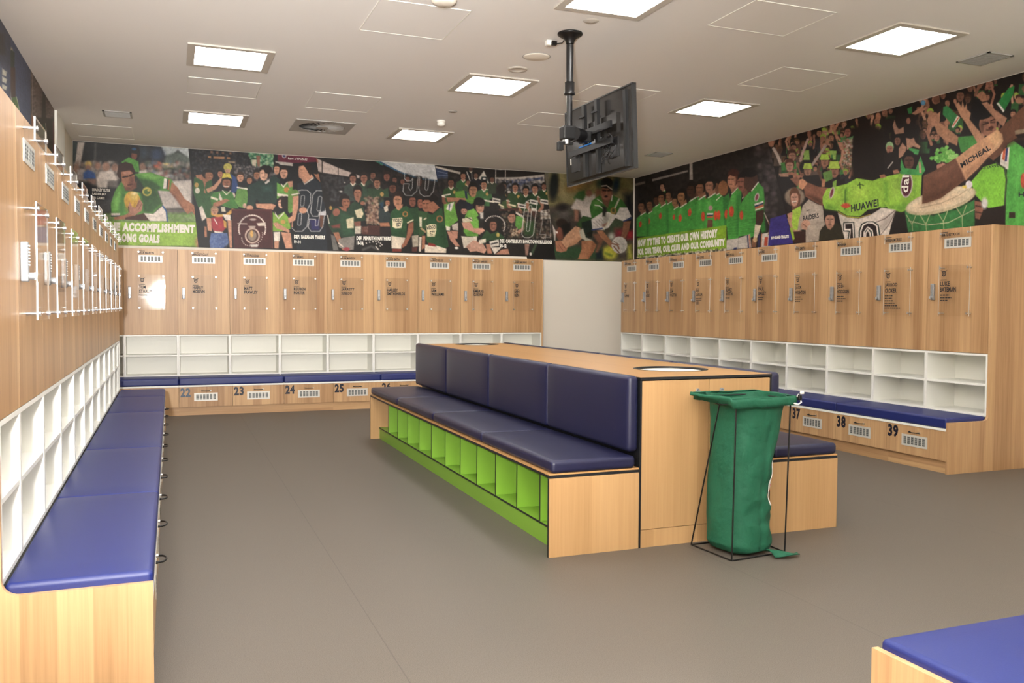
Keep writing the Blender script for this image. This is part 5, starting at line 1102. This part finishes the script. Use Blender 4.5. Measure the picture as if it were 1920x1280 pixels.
pl_(245, 600, 62, '7a5038', hr=BK); pl_(145, 620, 66, '8a5c42'); pl_(320, 540, 50, '5c3828', 0); pl_(395, 380, 44, 'a87860', 0); pl_(468, 490, 62, '8a5c40'); pl_(385, 520, 66, '8a5a40', 1, 960); pl_(545, 560, 58, '9a6a48', 1, 960); pl_(800, 450, 46, '7a4c38', 0, 900); pl_(625, 500, 80, '9a6a44', 1, 940); pl_(740, 420, 84, '4c3024', 1, 920, w=.75); pl_(850, 400, 84, '8a5a40', 0, 900, w=.7); pl_(1035, 380, 72, '7a5038', 0, 860); pl_(965, 370, 88, 'a8745a', 0, 880, hr=BK)
M.e('8a5836', 1125, 400, 60, 90).p('3a9a36', [1015, 560, 1100, 500, 1160, 520, 1180, 860, 1015, 880]).p('2c7a30', [1120, 520, 1200, 460, 1210, 860, 1140, 860]).l('d8d8c8', 10, [1045, 545, 1100, 495])
for x, y in [(1035, 730), (1072, 725), (1165, 715), (885, 740)]: M.e('d24428', x, y, 22, 56)
M.p('6a4434', [940, 780, 1000, 780, 1000, 870, 930, 880]).p('d8d4d0', [930, 700, 1005, 700, 1005, 720, 930, 724]).p('28244c', [930, 722, 1005, 718, 1005, 735, 930, 738]).p('c05a3c', [930, 738, 1005, 735, 1005, 755, 930, 760]).e('b08888', 975, 640, 26, 30)
M.p('3f9f38', [1185, 620, 1230, 470, 1300, 390, 1345, 430, 1330, 760, 1310, 1000, 1180, 1020, 1165, 800]).p('2c8030', [1280, 480, 1345, 440, 1330, 980, 1280, 980], 2, .7).p('58b448', [1200, 520, 1260, 480, 1270, 620, 1210, 640], 3, .6)
M.e('d24428', 1225, 680, 30, 66).l('d8d8c8', 12, [1230, 470, 1300, 395]).p('a87258', [1210, 400, 1300, 280, 1305, 380, 1230, 460]).head(1235, 300, 58, 100, 'b87c60', '5a2c22', -.9).e('4a221c', 1260, 215, 62, 44, 15)
M.p('3f9f38', [1320, 620, 1400, 480, 1450, 440, 1470, 700, 1450, 960, 1310, 980]).e('d24428', 1345, 725, 22, 54).l('d8d8c8', 12, [1360, 520, 1412, 455]).p('7a4c3c', [1340, 420, 1420, 380, 1430, 460, 1370, 520]).head(1350, 330, 56, 100, '8a5444', '1e1412', -.9)
M.e('4c2f26', 1460, 320, 84, 120, 10).e('1a1210', 1440, 215, 90, 56, 5).p('4c2f26', [1400, 340, 1540, 320, 1500, 440, 1420, 450])
M.p('3a9a36', [1440, 470, 1548, 330, 1610, 400, 1625, 560, 1610, 660, 1520, 700, 1520, 960, 1450, 1000, 1430, 760]).p('2a7a2c', [1520, 640, 1620, 640, 1640, 920, 1590, 940, 1560, 860], 2).p('52ac44', [1560, 380, 1600, 400, 1610, 520, 1570, 520], 3, .6).l('d8d8c8', 14, [1470, 430, 1548, 330])
for i in range(7): M.l('1f6a24', 8, [1440, 700+i*38, 1520, 680+i*42], 1.2, .5); M.l('1f6a24', 7, [1190, 800+i*30, 1300, 770+i*36], 1.2, .5); M.l('1f6a24', 7, [1330, 800+i*24, 1430, 770+i*28], 1.2, .4)
M.e('c4bcbc', 1530, 510, 26, 54, 15).e('8c3c4c', 1530, 510, 16, 38, 15).p('dcd8d4', [1500, 590, 1608, 552, 1610, 575, 1505, 612]).p('2a2c6a', [1505, 612, 1610, 575, 1610, 590, 1507, 630]).p('c8603c', [1507, 630, 1610, 592, 1612, 620, 1510, 655]).p('d8d4b8', [1510, 655, 1612, 620, 1612, 636, 1512, 675])
M.p('42281f', [1520, 680, 1615, 660, 1610, 780, 1580, 850, 1520, 840]).p('d8ccb0', [1510, 835, 1580, 850, 1555, 940, 1530, 1010, 1490, 1000]).p('8a5c40', [1475, 1010, 1530, 1000, 1520, 1110, 1465, 1110]).e('d0a878', 1510, 1020, 26, 30)
M.p('b8b4ac', [1170, 1020, 1310, 1000, 1450, 950, 1465, 1115, 1160, 1145]).l('8a8680', 7, [1310, 1000, 1300, 1130], 1, .7).l('2c3060', 14, [1418, 970, 1430, 1115]).l('c8603c', 10, [1440, 965, 1450, 1115]).p('c4c0b8', [1590, 950, 1680, 930, 1690, 1100, 1580, 1110]).l('2c3060', 22, [1560, 960, 1550, 1110]).l('c87850', 10, [1590, 950, 1580, 1110]).p('b8442c', [1625, 990, 1665, 985, 1655, 1095, 1615, 1090]).l('8a5c48', 12, [1630, 720, 1690, 860, 1670, 960]).l('d0ccc4', 8, [1620, 700, 1665, 800])
M.p('78a81c', [95, 1000, 1165, 845, 1165, 1130, 95, 1240]).p('2f3a70', [1255, 1115, 1290, 1110, 1290, 1135, 1250, 1135])
M.mott([95, 1225, 1160, 1120, 1160, 1160, 95, 1260], .8, 1.8, ['c8c0a8', '3a3a34', 'e0dcd0'])
M.p('38308c', [1690, 765, 1960, 690, 2000, 1060, 1665, 1095])
o = M.build('wall_mural', 'long mural of a team lined up in bright green jerseys on the right wall', GRP, GAIN)
wall_text(o, 'x', TR_, (1180, 290, 6.4), [("NOW IT'S TIME TO CREATE OUR OWN HISTORY", (102, 1108), (1058, 992), (102, 1018), 'white_print', .075), ('FOR OUR TEAM, OUR CLUB AND OUR COMMUNITY', (102, 1222), (1148, 1110), (102, 1130), 'white_print', .075)])
wall_text(o, 'x', TR_, (1430, 230, 5.332), [('2019 GRAND FINALISTS', (82, 1168), (262, 1152), (82, 1136), 'white_print', .06)])

# --- right wall, second print: player with arms spread before the crowd
M = Print('x', RW, 1439, 2150, 1490, 2150, zr, '1c1513').org(1430, 230, 5.332)
def crowd(a, n, k0, k1, seed, cols=('1c1a18', '2a5a2c', '38803a', '5a4a40', '2c2a30', '88b84a')):
    rs = np.random.RandomState(seed); p = M.pt(a); lo, hi = p.min(0), p.max(0); o = M.o; c = 0
    pts = []
    while c < n:
        x, y = rs.uniform(lo[0], hi[0]), rs.uniform(lo[1], hi[1]); ins = False
        for k in range(len(p)):
            A, B = p[k-1], p[k]
            if (A[1] > y) != (B[1] > y) and x < (B[0]-A[0])*(y-A[1])/(B[1]-A[1])+A[0]: ins = not ins
        if ins: pts.append((y, x)); c += 1
    M.o = (0, 0, 1)
    for y, x in sorted(pts):
        k = rs.uniform(k0, k1); sk = ['7a5040', '94624c', 'a87258', '5c3c30', 'b8846a'][rs.randint(5)]; sh = cols[rs.randint(len(cols))]
        M.p(sh, [x-k*1.6, y+k*1.6, x+k*1.6, y+k*1.6, x+k*1.8, y+k*4.5, x-k*1.8, y+k*4.5])
        if rs.rand() < .45:
            g = rs.choice([-1, 1]); M.l(sk, k*.7, [x+g*k*1.3, y+k*1.8, x+g*k*(1.5+rs.rand()), y-k*.8, x+g*k*(1+rs.rand()), y-k*3]); M.e(sk, x+g*k*1.5, y-k*3.2, k*.5, k*.7)
        M.head(x, y, k*.75, k, sk, ['1a1512', '3a241a', '5a3c24', '14100e', '88b030'][rs.randint(5)], rs.uniform(-.6, .6))
    M.o = o
crowd([60, 180, 700, 20, 900, -80, 920, 480, 640, 560, 200, 520], 62, 4.5, 7.5, 3)
crowd([1000, -90, 2700, -560, 2700, 60, 1400, 180, 1010, 180], 60, 5, 8, 4, ('161210', '1e1614', '2a5a2c', '241c1a', '1a1614'))
M.p('1d120e', [850, 60, 1060, 0, 1180, 60, 1230, 260, 1180, 560, 900, 600, 880, 400], 5).p('1c1210', [1240, -60, 1560, -120, 1620, 400, 1420, 480, 1240, 300], 6, .75)
# people nearest the picture's left edge of this print
M.l('c8b8b0', 30, [110, 260, 150, 330, 180, 410]).e('b07860', 85, 205, 30, 34).l('b89a90', 26, [450, 170, 400, 300, 375, 380]).e('9a6450', 465, 110, 20, 40).l('9c8c84', 26, [630, 230, 560, 330, 490, 430]).e('a06c54', 645, 190, 18, 36)
M.head(295, 330, 40, 52, 'b07c66', '4a2c20'); M.p('3a8a34', [180, 400, 330, 380, 340, 460, 190, 480]).head(270, 430, 42, 58, 'b8846e', '5a3020').head(450, 470, 42, 60, 'a87860', BK, cap='a8cc3c').head(620, 380, 44, 60, 'a06c54', BK, cap='9cc838').head(715, 470, 52, 78, '9a6450', BK, cap='a4c840')
M.p('241c1a', [400, 530, 560, 520, 600, 640, 420, 640]).p('5a8a38', [600, 500, 690, 470, 700, 560, 620, 600]).p('201a18', [630, 590, 820, 560, 820, 640, 640, 640]).p('80b43c', [700, 590, 740, 570, 735, 640, 700, 640]).p(SK2, [590, 560, 630, 570, 620, 640, 590, 640])
M.head(850, 90, 34, 50, '9a5c4c', BK).p('3c8a48', [770, 170, 830, 160, 910, 130, 860, 260, 800, 260]).p('b8a090', [800, 180, 900, 150, 880, 460, 790, 440], 2, .7).mott([790, 180, 900, 150, 880, 460, 790, 440], .7, 2, ['a04030', '6a7a3c', 'c8b8a8', '3a3c34']).l('a8745c', 22, [705, 20, 730, 120, 770, 170]).p('b87c64', [745, 190, 800, 200, 810, 290, 770, 260]).l('b8846c', 22, [800, 280, 790, 370, 770, 400])
M.p('a86c54', [210, 520, 290, 490, 380, 530, 370, 560, 260, 550]).p('201a1a', [150, 540, 300, 520, 330, 700, 230, 760, 180, 640]).p('b88870', [160, 510, 250, 500, 260, 540, 180, 540])
# girl with phone, hooded person, boy
M.e('8a7a68', 320, 740, 100, 90, 0, 2).p('6a4430', [270, 700, 320, 660, 380, 720, 370, 880, 280, 880]).head(318, 750, 44, 84, 'c89078', '6a4028').l('e8dccc', 12, [300, 790, 335, 785]).p('9ac838', [290, 880, 380, 830, 400, 1000, 330, 1100, 300, 1150, 270, 1000]).p('241c1a', [240, 830, 290, 830, 295, 900, 250, 900]).p('c08a70', [245, 910, 300, 890, 290, 990, 260, 980]).l('b0846c', 26, [260, 960, 300, 1080, 380, 1090]).p('3a201c', [300, 1090, 440, 1080, 430, 1200, 310, 1200]).p('90b82c', [270, 1050, 300, 1050, 320, 1160, 300, 1180])
M.p('a89c8e', [400, 830, 460, 765, 540, 810, 600, 830, 620, 1000, 580, 1180, 430, 1200, 430, 1060, 350, 1080, 360, 980]).p('b8ada0', [420, 860, 540, 830, 600, 880, 590, 980, 430, 990], 3, .6).e('c09078', 430, 1020, 46, 52, 20).l('7a5444', 7, [400, 1010, 450, 1050]).l('2c2824', 6, [440, 880, 466, 872]).l('a89c8e', 50, [470, 1050, 600, 1010])
M.p('2b2719', [600, 1040, 740, 1000, 800, 1040, 830, 1160, 560, 1185, 570, 1090]).head(672, 970, 54, 84, 'b8846c', '1c1614').p('a87860', [640, 1030, 690, 1030, 680, 1070, 650, 1060])
# arm and shoulder, left
M.p('8a5640', [400, 620, 460, 600, 560, 640, 660, 650, 620, 780, 600, 830, 520, 790, 430, 740]).p('5c3626', [420, 720, 520, 790, 600, 830, 600, 770, 500, 720], 2, .7).p('d8946c', [360, 570, 400, 560, 450, 600, 400, 670, 360, 650]).p('8a5a44', [270, 560, 340, 540, 370, 570, 350, 640, 300, 590]).l('a86c50', 16, [260, 500, 350, 530, 390, 540]).l('8a5844', 14, [355, 440, 385, 530])
# jersey
M.p('8cc832', [600, 740, 640, 660, 840, 610, 940, 555, 1100, 580, 1210, 540, 1500, 480, 1500, 700, 1480, 800, 1300, 830, 1050, 870, 960, 950, 850, 940, 740, 880, 620, 860, 600, 800])
M.p('6aa826', [820, 660, 850, 640, 840, 900, 820, 880], 1.5, .8).p('3c6a1c', [818, 680, 835, 660, 828, 860, 815, 870], 1, .7).p('a8d840', [880, 620, 1060, 620, 1060, 760, 900, 780], 5, .5).p('5c9a24', [1230, 580, 1260, 620, 1240, 860, 1200, 860], 3, .6).p('6aae28', [1300, 750, 1480, 700, 1480, 800, 1300, 840], 5, .6).p('62a428', [620, 800, 760, 840, 740, 880, 630, 870], 3, .6).p('a4d43a', [640, 680, 780, 640, 780, 760, 640, 780], 4, .5)
M.e('c8c0c0', 692, 700, 22, 60, 15).e('7a2c3c', 690, 702, 13, 46, 15).org(1590, 170, 4.416)
M.p('86c230', [290, 735, 440, 690, 612, 682, 598, 970, 500, 985, 440, 1005, 330, 975, 280, 900]).p('5c9e28', [330, 960, 440, 1005, 598, 970, 600, 900, 450, 930], 4, .6).p('5c9e28', [296, 740, 330, 760, 340, 930, 300, 900], 2.5, .5).p('a2d644', [350, 740, 430, 720, 420, 900, 360, 900], 5, .5).l('5c9e28', 9, [560, 720, 545, 940], 2, .5).l('5c9e28', 8, [520, 890, 500, 980], 1.5, .5)
M.e('ccc4c4', 485, 780, 50, 105, 5).e('5c2030', 485, 780, 41, 93, 5).org(1430, 230, 5.332)
M.l('1c3a14', 7, [950, 625, 985, 615, 1010, 630], .6).l('1c3a14', 10, [970, 600, 975, 655], .6)
M.l('202020', 7, [755, 880, 840, 930, 960, 940, 1060, 905, 1180, 840], .6).l('c8b030', 7, [755, 892, 840, 940, 960, 952, 1080, 915], .6)
for k, a in enumerate(range(-60, 61, 24)): M.e('d8442c', 832+30*math.sin(R(a)), 850-26*math.cos(R(a)), 9, 26, a, .6)
M.p('ccc4ba', [750, 900, 840, 945, 960, 960, 1080, 920, 1190, 850, 1330, 870, 1290, 1000, 1260, 1130, 820, 1165, 790, 1040]).p('a89e96', [1190, 960, 1330, 880, 1280, 1020, 1200, 1080, 1150, 1100], 3, .6).l('4a3a38', 8, [1120, 1000, 1220, 960, 1320, 880], .8, .8).l('4a3a38', 7, [1180, 1120, 1260, 1020, 1320, 900], .8, .7)
# number 10 on the back
M.p('20302a', [805, 995, 915, 990, 925, 1158, 850, 1163, 860, 1090, 805, 1085], .5).p('e4ded6', [815, 1004, 905, 1000, 915, 1158, 862, 1160, 872, 1078, 815, 1076], .5).p('251a1a', [826, 1014, 895, 1010, 905, 1158, 872, 1160, 882, 1060, 828, 1062], .5)
M.p('20302a', [960, 1160, 960, 1080, 985, 1010, 1040, 985, 1110, 985, 1160, 1020, 1180, 1140, 1085, 1152, 1080, 1100, 1050, 1060, 1030, 1155], .5).p('e4ded6', [972, 1158, 974, 1080, 998, 1018, 1045, 995, 1105, 996, 1148, 1028, 1165, 1142, 1100, 1150, 1090, 1085, 1050, 1050, 1020, 1090, 1018, 1156], .5).p('251a1a', [986, 1157, 988, 1085, 1008, 1030, 1050, 1006, 1100, 1008, 1135, 1036, 1150, 1143, 1110, 1147, 1100, 1075, 1050, 1036, 1008, 1090, 1006, 1157], .5).p('d4ccc4', [1022, 1155, 1024, 1100, 1050, 1064, 1078, 1100, 1082, 1150], .5).p('251a1a', [1034, 1153, 1036, 1110, 1050, 1084, 1066, 1110, 1070, 1150], .5)
# right side of the crowd, hands, long arm
M.org(1590, 170, 4.416)
M.e('1c1614', 400, 130, 26, 34).head(345, 480, 30, 46, 'a86c5c', '8ab880').head(410, 410, 26, 40, '8a5c4a', BK).p('b08068', [370, 290, 385, 240, 400, 290, 420, 320, 460, 300, 465, 350, 390, 360]).p('b08068', [420, 560, 420, 480, 450, 430, 485, 470, 470, 530]).p('b8866e', [490, 490, 480, 390, 520, 400, 545, 390, 560, 430, 600, 460, 590, 480, 540, 460]).p('3a9a4a', [500, 470, 590, 490, 580, 530, 520, 520]).head(505, 580, 46, 68, '5c3a30', '1c1412').p('3aa04a', [430, 680, 440, 560, 470, 640, 560, 650, 600, 540, 640, 660, 610, 700, 440, 690]).p('b88870', [585, 590, 600, 590, 610, 680, 590, 680]).p('241a18', [300, 520, 400, 500, 440, 660, 300, 700]).l('b8b0a8', 10, [330, 640, 370, 590]).p(SK2, [260, 700, 300, 690, 320, 715, 270, 725]).p('a87058', [370, 660, 410, 650, 430, 680, 380, 690])
M.p('b07c60', [650, 250, 670, 200, 640, 180, 690, 165, 720, 210, 765, 170, 760, 230, 740, 270, 839, 350, 839, 430, 740, 360, 720, 300, 690, 280]).p('a8745c', [525, 190, 580, 150, 660, 130, 640, 160, 560, 200]).e('4a8ab8', 622, 100, 20, 22).e('9a6850', 725, 75, 30, 36).e(SK2, 250, 215, 22, 34).e('9a6450', 500, 250, 18, 26).p('2c7a3c', [490, 150, 530, 130, 530, 190, 500, 190])
rs = np.random.RandomState(8)
for i in range(70):
    a, r = rs.uniform(math.pi, 2*math.pi+.3), rs.uniform(.1, 1); M.e(['7ed45a', '5cb83e', '9ae070', '48a034'][rs.randint(4)], 800+112*r*math.cos(a), 585+118*r*math.sin(a), 17, 16, 0, .8)
M.e('b87c68', 775, 630, 42, 36).l('3a2420', 8, [745, 605, 775, 600])
M.org(1750, 130, 4.265)
M.p('3c8f38', [190, 540, 320, 530, 420, 600, 330, 700, 220, 660]).p('b07c5c', [20, 420, 60, 430, 200, 540, 190, 610, 80, 560, 20, 480]).e('b07c60', 20, 390, 30, 50, -20)
M.p('b88464', [180, 290, 200, 260, 225, 300, 232, 250, 250, 310, 265, 270, 270, 320, 300, 350, 290, 400, 420, 560, 360, 600, 260, 430, 215, 370]).p('2c8040', [80, 300, 110, 290, 215, 390, 180, 470, 140, 430, 75, 360]).p('d8d0c8', [190, 370, 215, 385, 160, 470, 145, 460]).p('c8603c', [200, 380, 208, 384, 160, 455, 152, 450])
M.e('130f10', 360, 330, 60, 100).head(430, 430, 80, 100, '94624c', '161214', .7).e('130f10', 400, 355, 84, 44, -15).l('3a2018', 11, [400, 440, 440, 430]).l('3a2018', 11, [460, 410, 490, 400]).e('4a241c', 462, 468, 22, 13, -20)
M.p('a8765c', [385, 270, 430, 260, 500, 330, 590, 390, 560, 460, 480, 380, 420, 310]).p('9a684e', [340, 210, 390, 170, 420, 200, 430, 250, 390, 260]).p('208038', [505, 280, 600, 150, 650, 130, 640, 200, 570, 330]).p('d8d4d0', [505, 270, 520, 265, 570, 330, 560, 345]).head(215, 210, 34, 46, '7a5040', BK).head(450, 120, 34, 44, '94604c', BK).e('9a6a50', 690, 250, 34, 24).e('6a4436', 25, 240, 26, 34)
M.p('48a83c', [590, 600, 640, 570, 725, 630, 1000, 640, 1200, 700, 1200, 1300, 575, 1250, 580, 1100, 590, 800]).p('5cc04a', [640, 660, 725, 680, 725, 900, 640, 900], 6, .5).p('3c9434', [590, 900, 640, 900, 660, 1230, 580, 1240], 5, .5).p('d8d4cc', [545, 640, 610, 620, 600, 800, 530, 780, 540, 690]).p('d4603a', [560, 630, 580, 628, 570, 730, 550, 720]).p('2c3070', [582, 628, 598, 628, 588, 735, 572, 735])
M.p('74c42c', [300, 900, 400, 780, 500, 750, 570, 780, 590, 850, 575, 1090, 440, 1110, 340, 1010]).l('384a2c', 14, [500, 745, 570, 790, 585, 880, 570, 1100]).p('241a16', [375, 1110, 440, 1110, 575, 1085, 575, 1250, 375, 1255]).p('34241c', [605, 1142, 655, 1142, 655, 1188, 605, 1188]).e('c04a30', 720, 890, 22, 60).e('c04a30', 760, 880, 20, 50)
# drum
M.p('2c7838', [-230, 1130, 0, 1170, 200, 1120, 330, 1040, 330, 1250, 0, 1290, -200, 1300]).mott([-220, 1140, 320, 1060, 320, 1270, -200, 1290], .4, 4, ['246a2e', '388a44', '2c7838']).e('b8a886', 60, 1050, 290, 92, -15).e('cfc0a0', 60, 1040, 272, 76, -15).e('c8b090', 40, 1060, 200, 50, -15, 3, .6).l('8a7a60', 5, [-120, 1110, 60, 1070, 200, 1010, 270, 960], .8, .8).l('b8b890', 6, [-200, 1210, -60, 1245, 120, 1225, 330, 1120])
for x in (-170, -60, 80, 230): M.l('a8b07c', 6, [x-45, 1165-max(0, x)*.25, x, 1240-max(0, x)*.28, x+35, 1155-max(0, x)*.3]); M.l('a8b07c', 5, [x, 1225-max(0, x)*.25, x+4, 1290])
M.p('8a5844', [330, 1050, 380, 1060, 400, 1120, 370, 1200, 335, 1190]).l('3a241c', 9, [340, 1090, 390, 1100]).l('3a241c', 9, [340, 1140, 385, 1150]).e('c8c8c8', 410, 1070, 26, 44, 0, 2).e('d8d4dc', 285, 920, 28, 30).p('d8c04a', [230, 930, 265, 925, 265, 950, 235, 950])
# the long arm with its strapping
M.p('6b422e', [-80, 850, 0, 815, 180, 710, 260, 880, 60, 1030, -60, 1070, -90, 1075]).p('55321f', [-88, 1005, 60, 960, 240, 840, 260, 880, 60, 1030, -60, 1070, -88, 1072], 4, .6).p('845640', [-60, 850, 60, 800, 180, 720, 200, 780, 60, 860], 5, .6)
M.p('6b4430', [520, 490, 560, 450, 725, 290, 900, 260, 900, 500, 680, 540, 600, 590, 540, 680, 480, 730, 440, 700]).p('523020', [560, 600, 660, 540, 860, 500, 860, 540, 680, 570, 560, 640], 4, .6)
M.p('c8946c', [180, 710, 300, 620, 420, 540, 510, 482, 550, 520, 560, 570, 530, 620, 440, 700, 360, 790, 260, 885, 220, 800]).p('d8a878', [430, 540, 510, 482, 550, 520, 555, 580, 500, 640], 2, .7).p('b07a58', [260, 885, 360, 790, 440, 700, 420, 690, 300, 780, 240, 840], 4, .6).l('a8765a', 6, [180, 715, 222, 800, 262, 885]).l('e0b890', 6, [440, 670, 500, 620, 540, 560], 1, .7)
M.p('8a7860', [650, 490, 900, 440, 900, 480, 655, 520]).p('20100c', [655, 525, 900, 480, 900, 530, 680, 550], 1)
o = M.build('wall_mural', 'large mural of a player seen from behind, arms spread wide before a cheering crowd', GRP, GAIN)
wall_text(o, 'x', TR_, (1750, 130, 4.265), [('MICHEAL', (228, 790), (462, 640), (212, 752), 'ink', .03), ('HUAWEI', (385, 805), (535, 772), (385, 785), 'ink', .01), ('HUAWEI', (682, 1020), (980, 1000), (682, 982), 'ink', .02)])
wall_text(o, 'x', TR_, (1430, 230, 5.332), [('HUAWEI', (885, 895), (1160, 835), (882, 822), 'ink', .03), ('RAIDERS', (405, 980), (562, 952), (402, 930), 'ink', .02)])
wall_text(o, 'x', TR_, (1590, 170, 4.416), [('dal', (498, 842), (508, 700), (440, 842), 'white_print', .02)])

# --- left wall prints, seen very obliquely
LW = XWL+0.003
M = Print('x', LW, -250, 20, -250, 20, lambda c: 2.925, '3a4258', 1.0).org(0, 30, 5.817)
M.P[:, 1] = M.P[:, 1]; M.p('2a2624', [-200, 100, 40, 200, 60, 420, -200, 400], 4).p('4a5878', [-300, 400, 130, 560, 130, 1100, -300, 1100], 5, .7)
for x in range(-200, 120, 24): M.l('48526c', 7, [x, 0, x, 1200], 1.2, .5)
for i in range(3): M.p('c0c4b8', [24, 570+i*85, 78, 610+i*80, 66, 660+i*75, 24, 640+i*75], 1)
o = M.build('wall_mural', 'dark blue mural strip above the near end of the left lockers', GRP, GAIN)
M = Print('x', LW, 20, 57.4, 20, 57.4, lambda c: 2.2, '3c4c72', 3.0).org(0, 30, 5.817)
for x in range(110, 340, 15): M.l('52608a' if x % 30 else '2e3a5c', 5, [x, 0, x, 1900], 1, .6)
M.e('b0a890', 122, 400, 22, 60, 0, .8).p('2a3a28', [108, 380, 130, 370, 160, 400, 155, 620, 118, 620], .8).p('4c3328', [108, 560, 165, 560, 170, 900, 125, 900, 112, 760], .8).l('c0b8a8', 6, [100, 420, 98, 620, 120, 900], .6)
M.p('4c7a30', [110, 1060, 130, 890, 180, 880, 215, 1020, 235, 1240, 110, 1180, 150, 1900, 300, 1900, 240, 1240]).l('c0c8b0', 5, [180, 880, 205, 1000, 230, 1240], .6).l('c0c8b0', 5, [128, 890, 112, 1060], .6)
o = M.build('wall_mural', 'blue mural with a narrow figure in green above the left lockers', GRP, GAIN)
M = Print('x', LW, 57.4, 101.7, 57.4, 101.7, lambda c: 2.2, '54443e', 3.0).org(0, 30, 5.817)
M.mott([335, 560, 590, 950, 590, 1150, 340, 1100], .6, 2.5, ['7c6a62', '3c302c', '92827a', '6a5850']).p('2c241e', [340, 1100, 590, 1120, 590, 2600, 340, 2600], 2).p('a4643c', [340, 1060, 375, 1120, 380, 1300, 350, 1300], 1).p('6a5c54', [400, 760, 440, 780, 440, 1100, 410, 1100], 2)
M.p('241c1c', [465, 820, 495, 830, 500, 1100, 470, 1160, 455, 1100], 1).p('2c4a28', [430, 1180, 490, 1180, 520, 1500, 560, 2600, 420, 2600, 410, 1400], 1.2).l('d0c8b8', 6, [440, 1170, 420, 1280, 410, 1600], .6).l('d0c8b8', 6, [498, 1170, 510, 1300, 520, 1600], .6).l('8a2030', 8, [583, 1150, 583, 2600], .8).l('9a8a80', 7, [352, 600, 352, 1100], .8)
o = M.build('wall_mural', 'brown crowd mural at the far end of the left wall', GRP, GAIN)
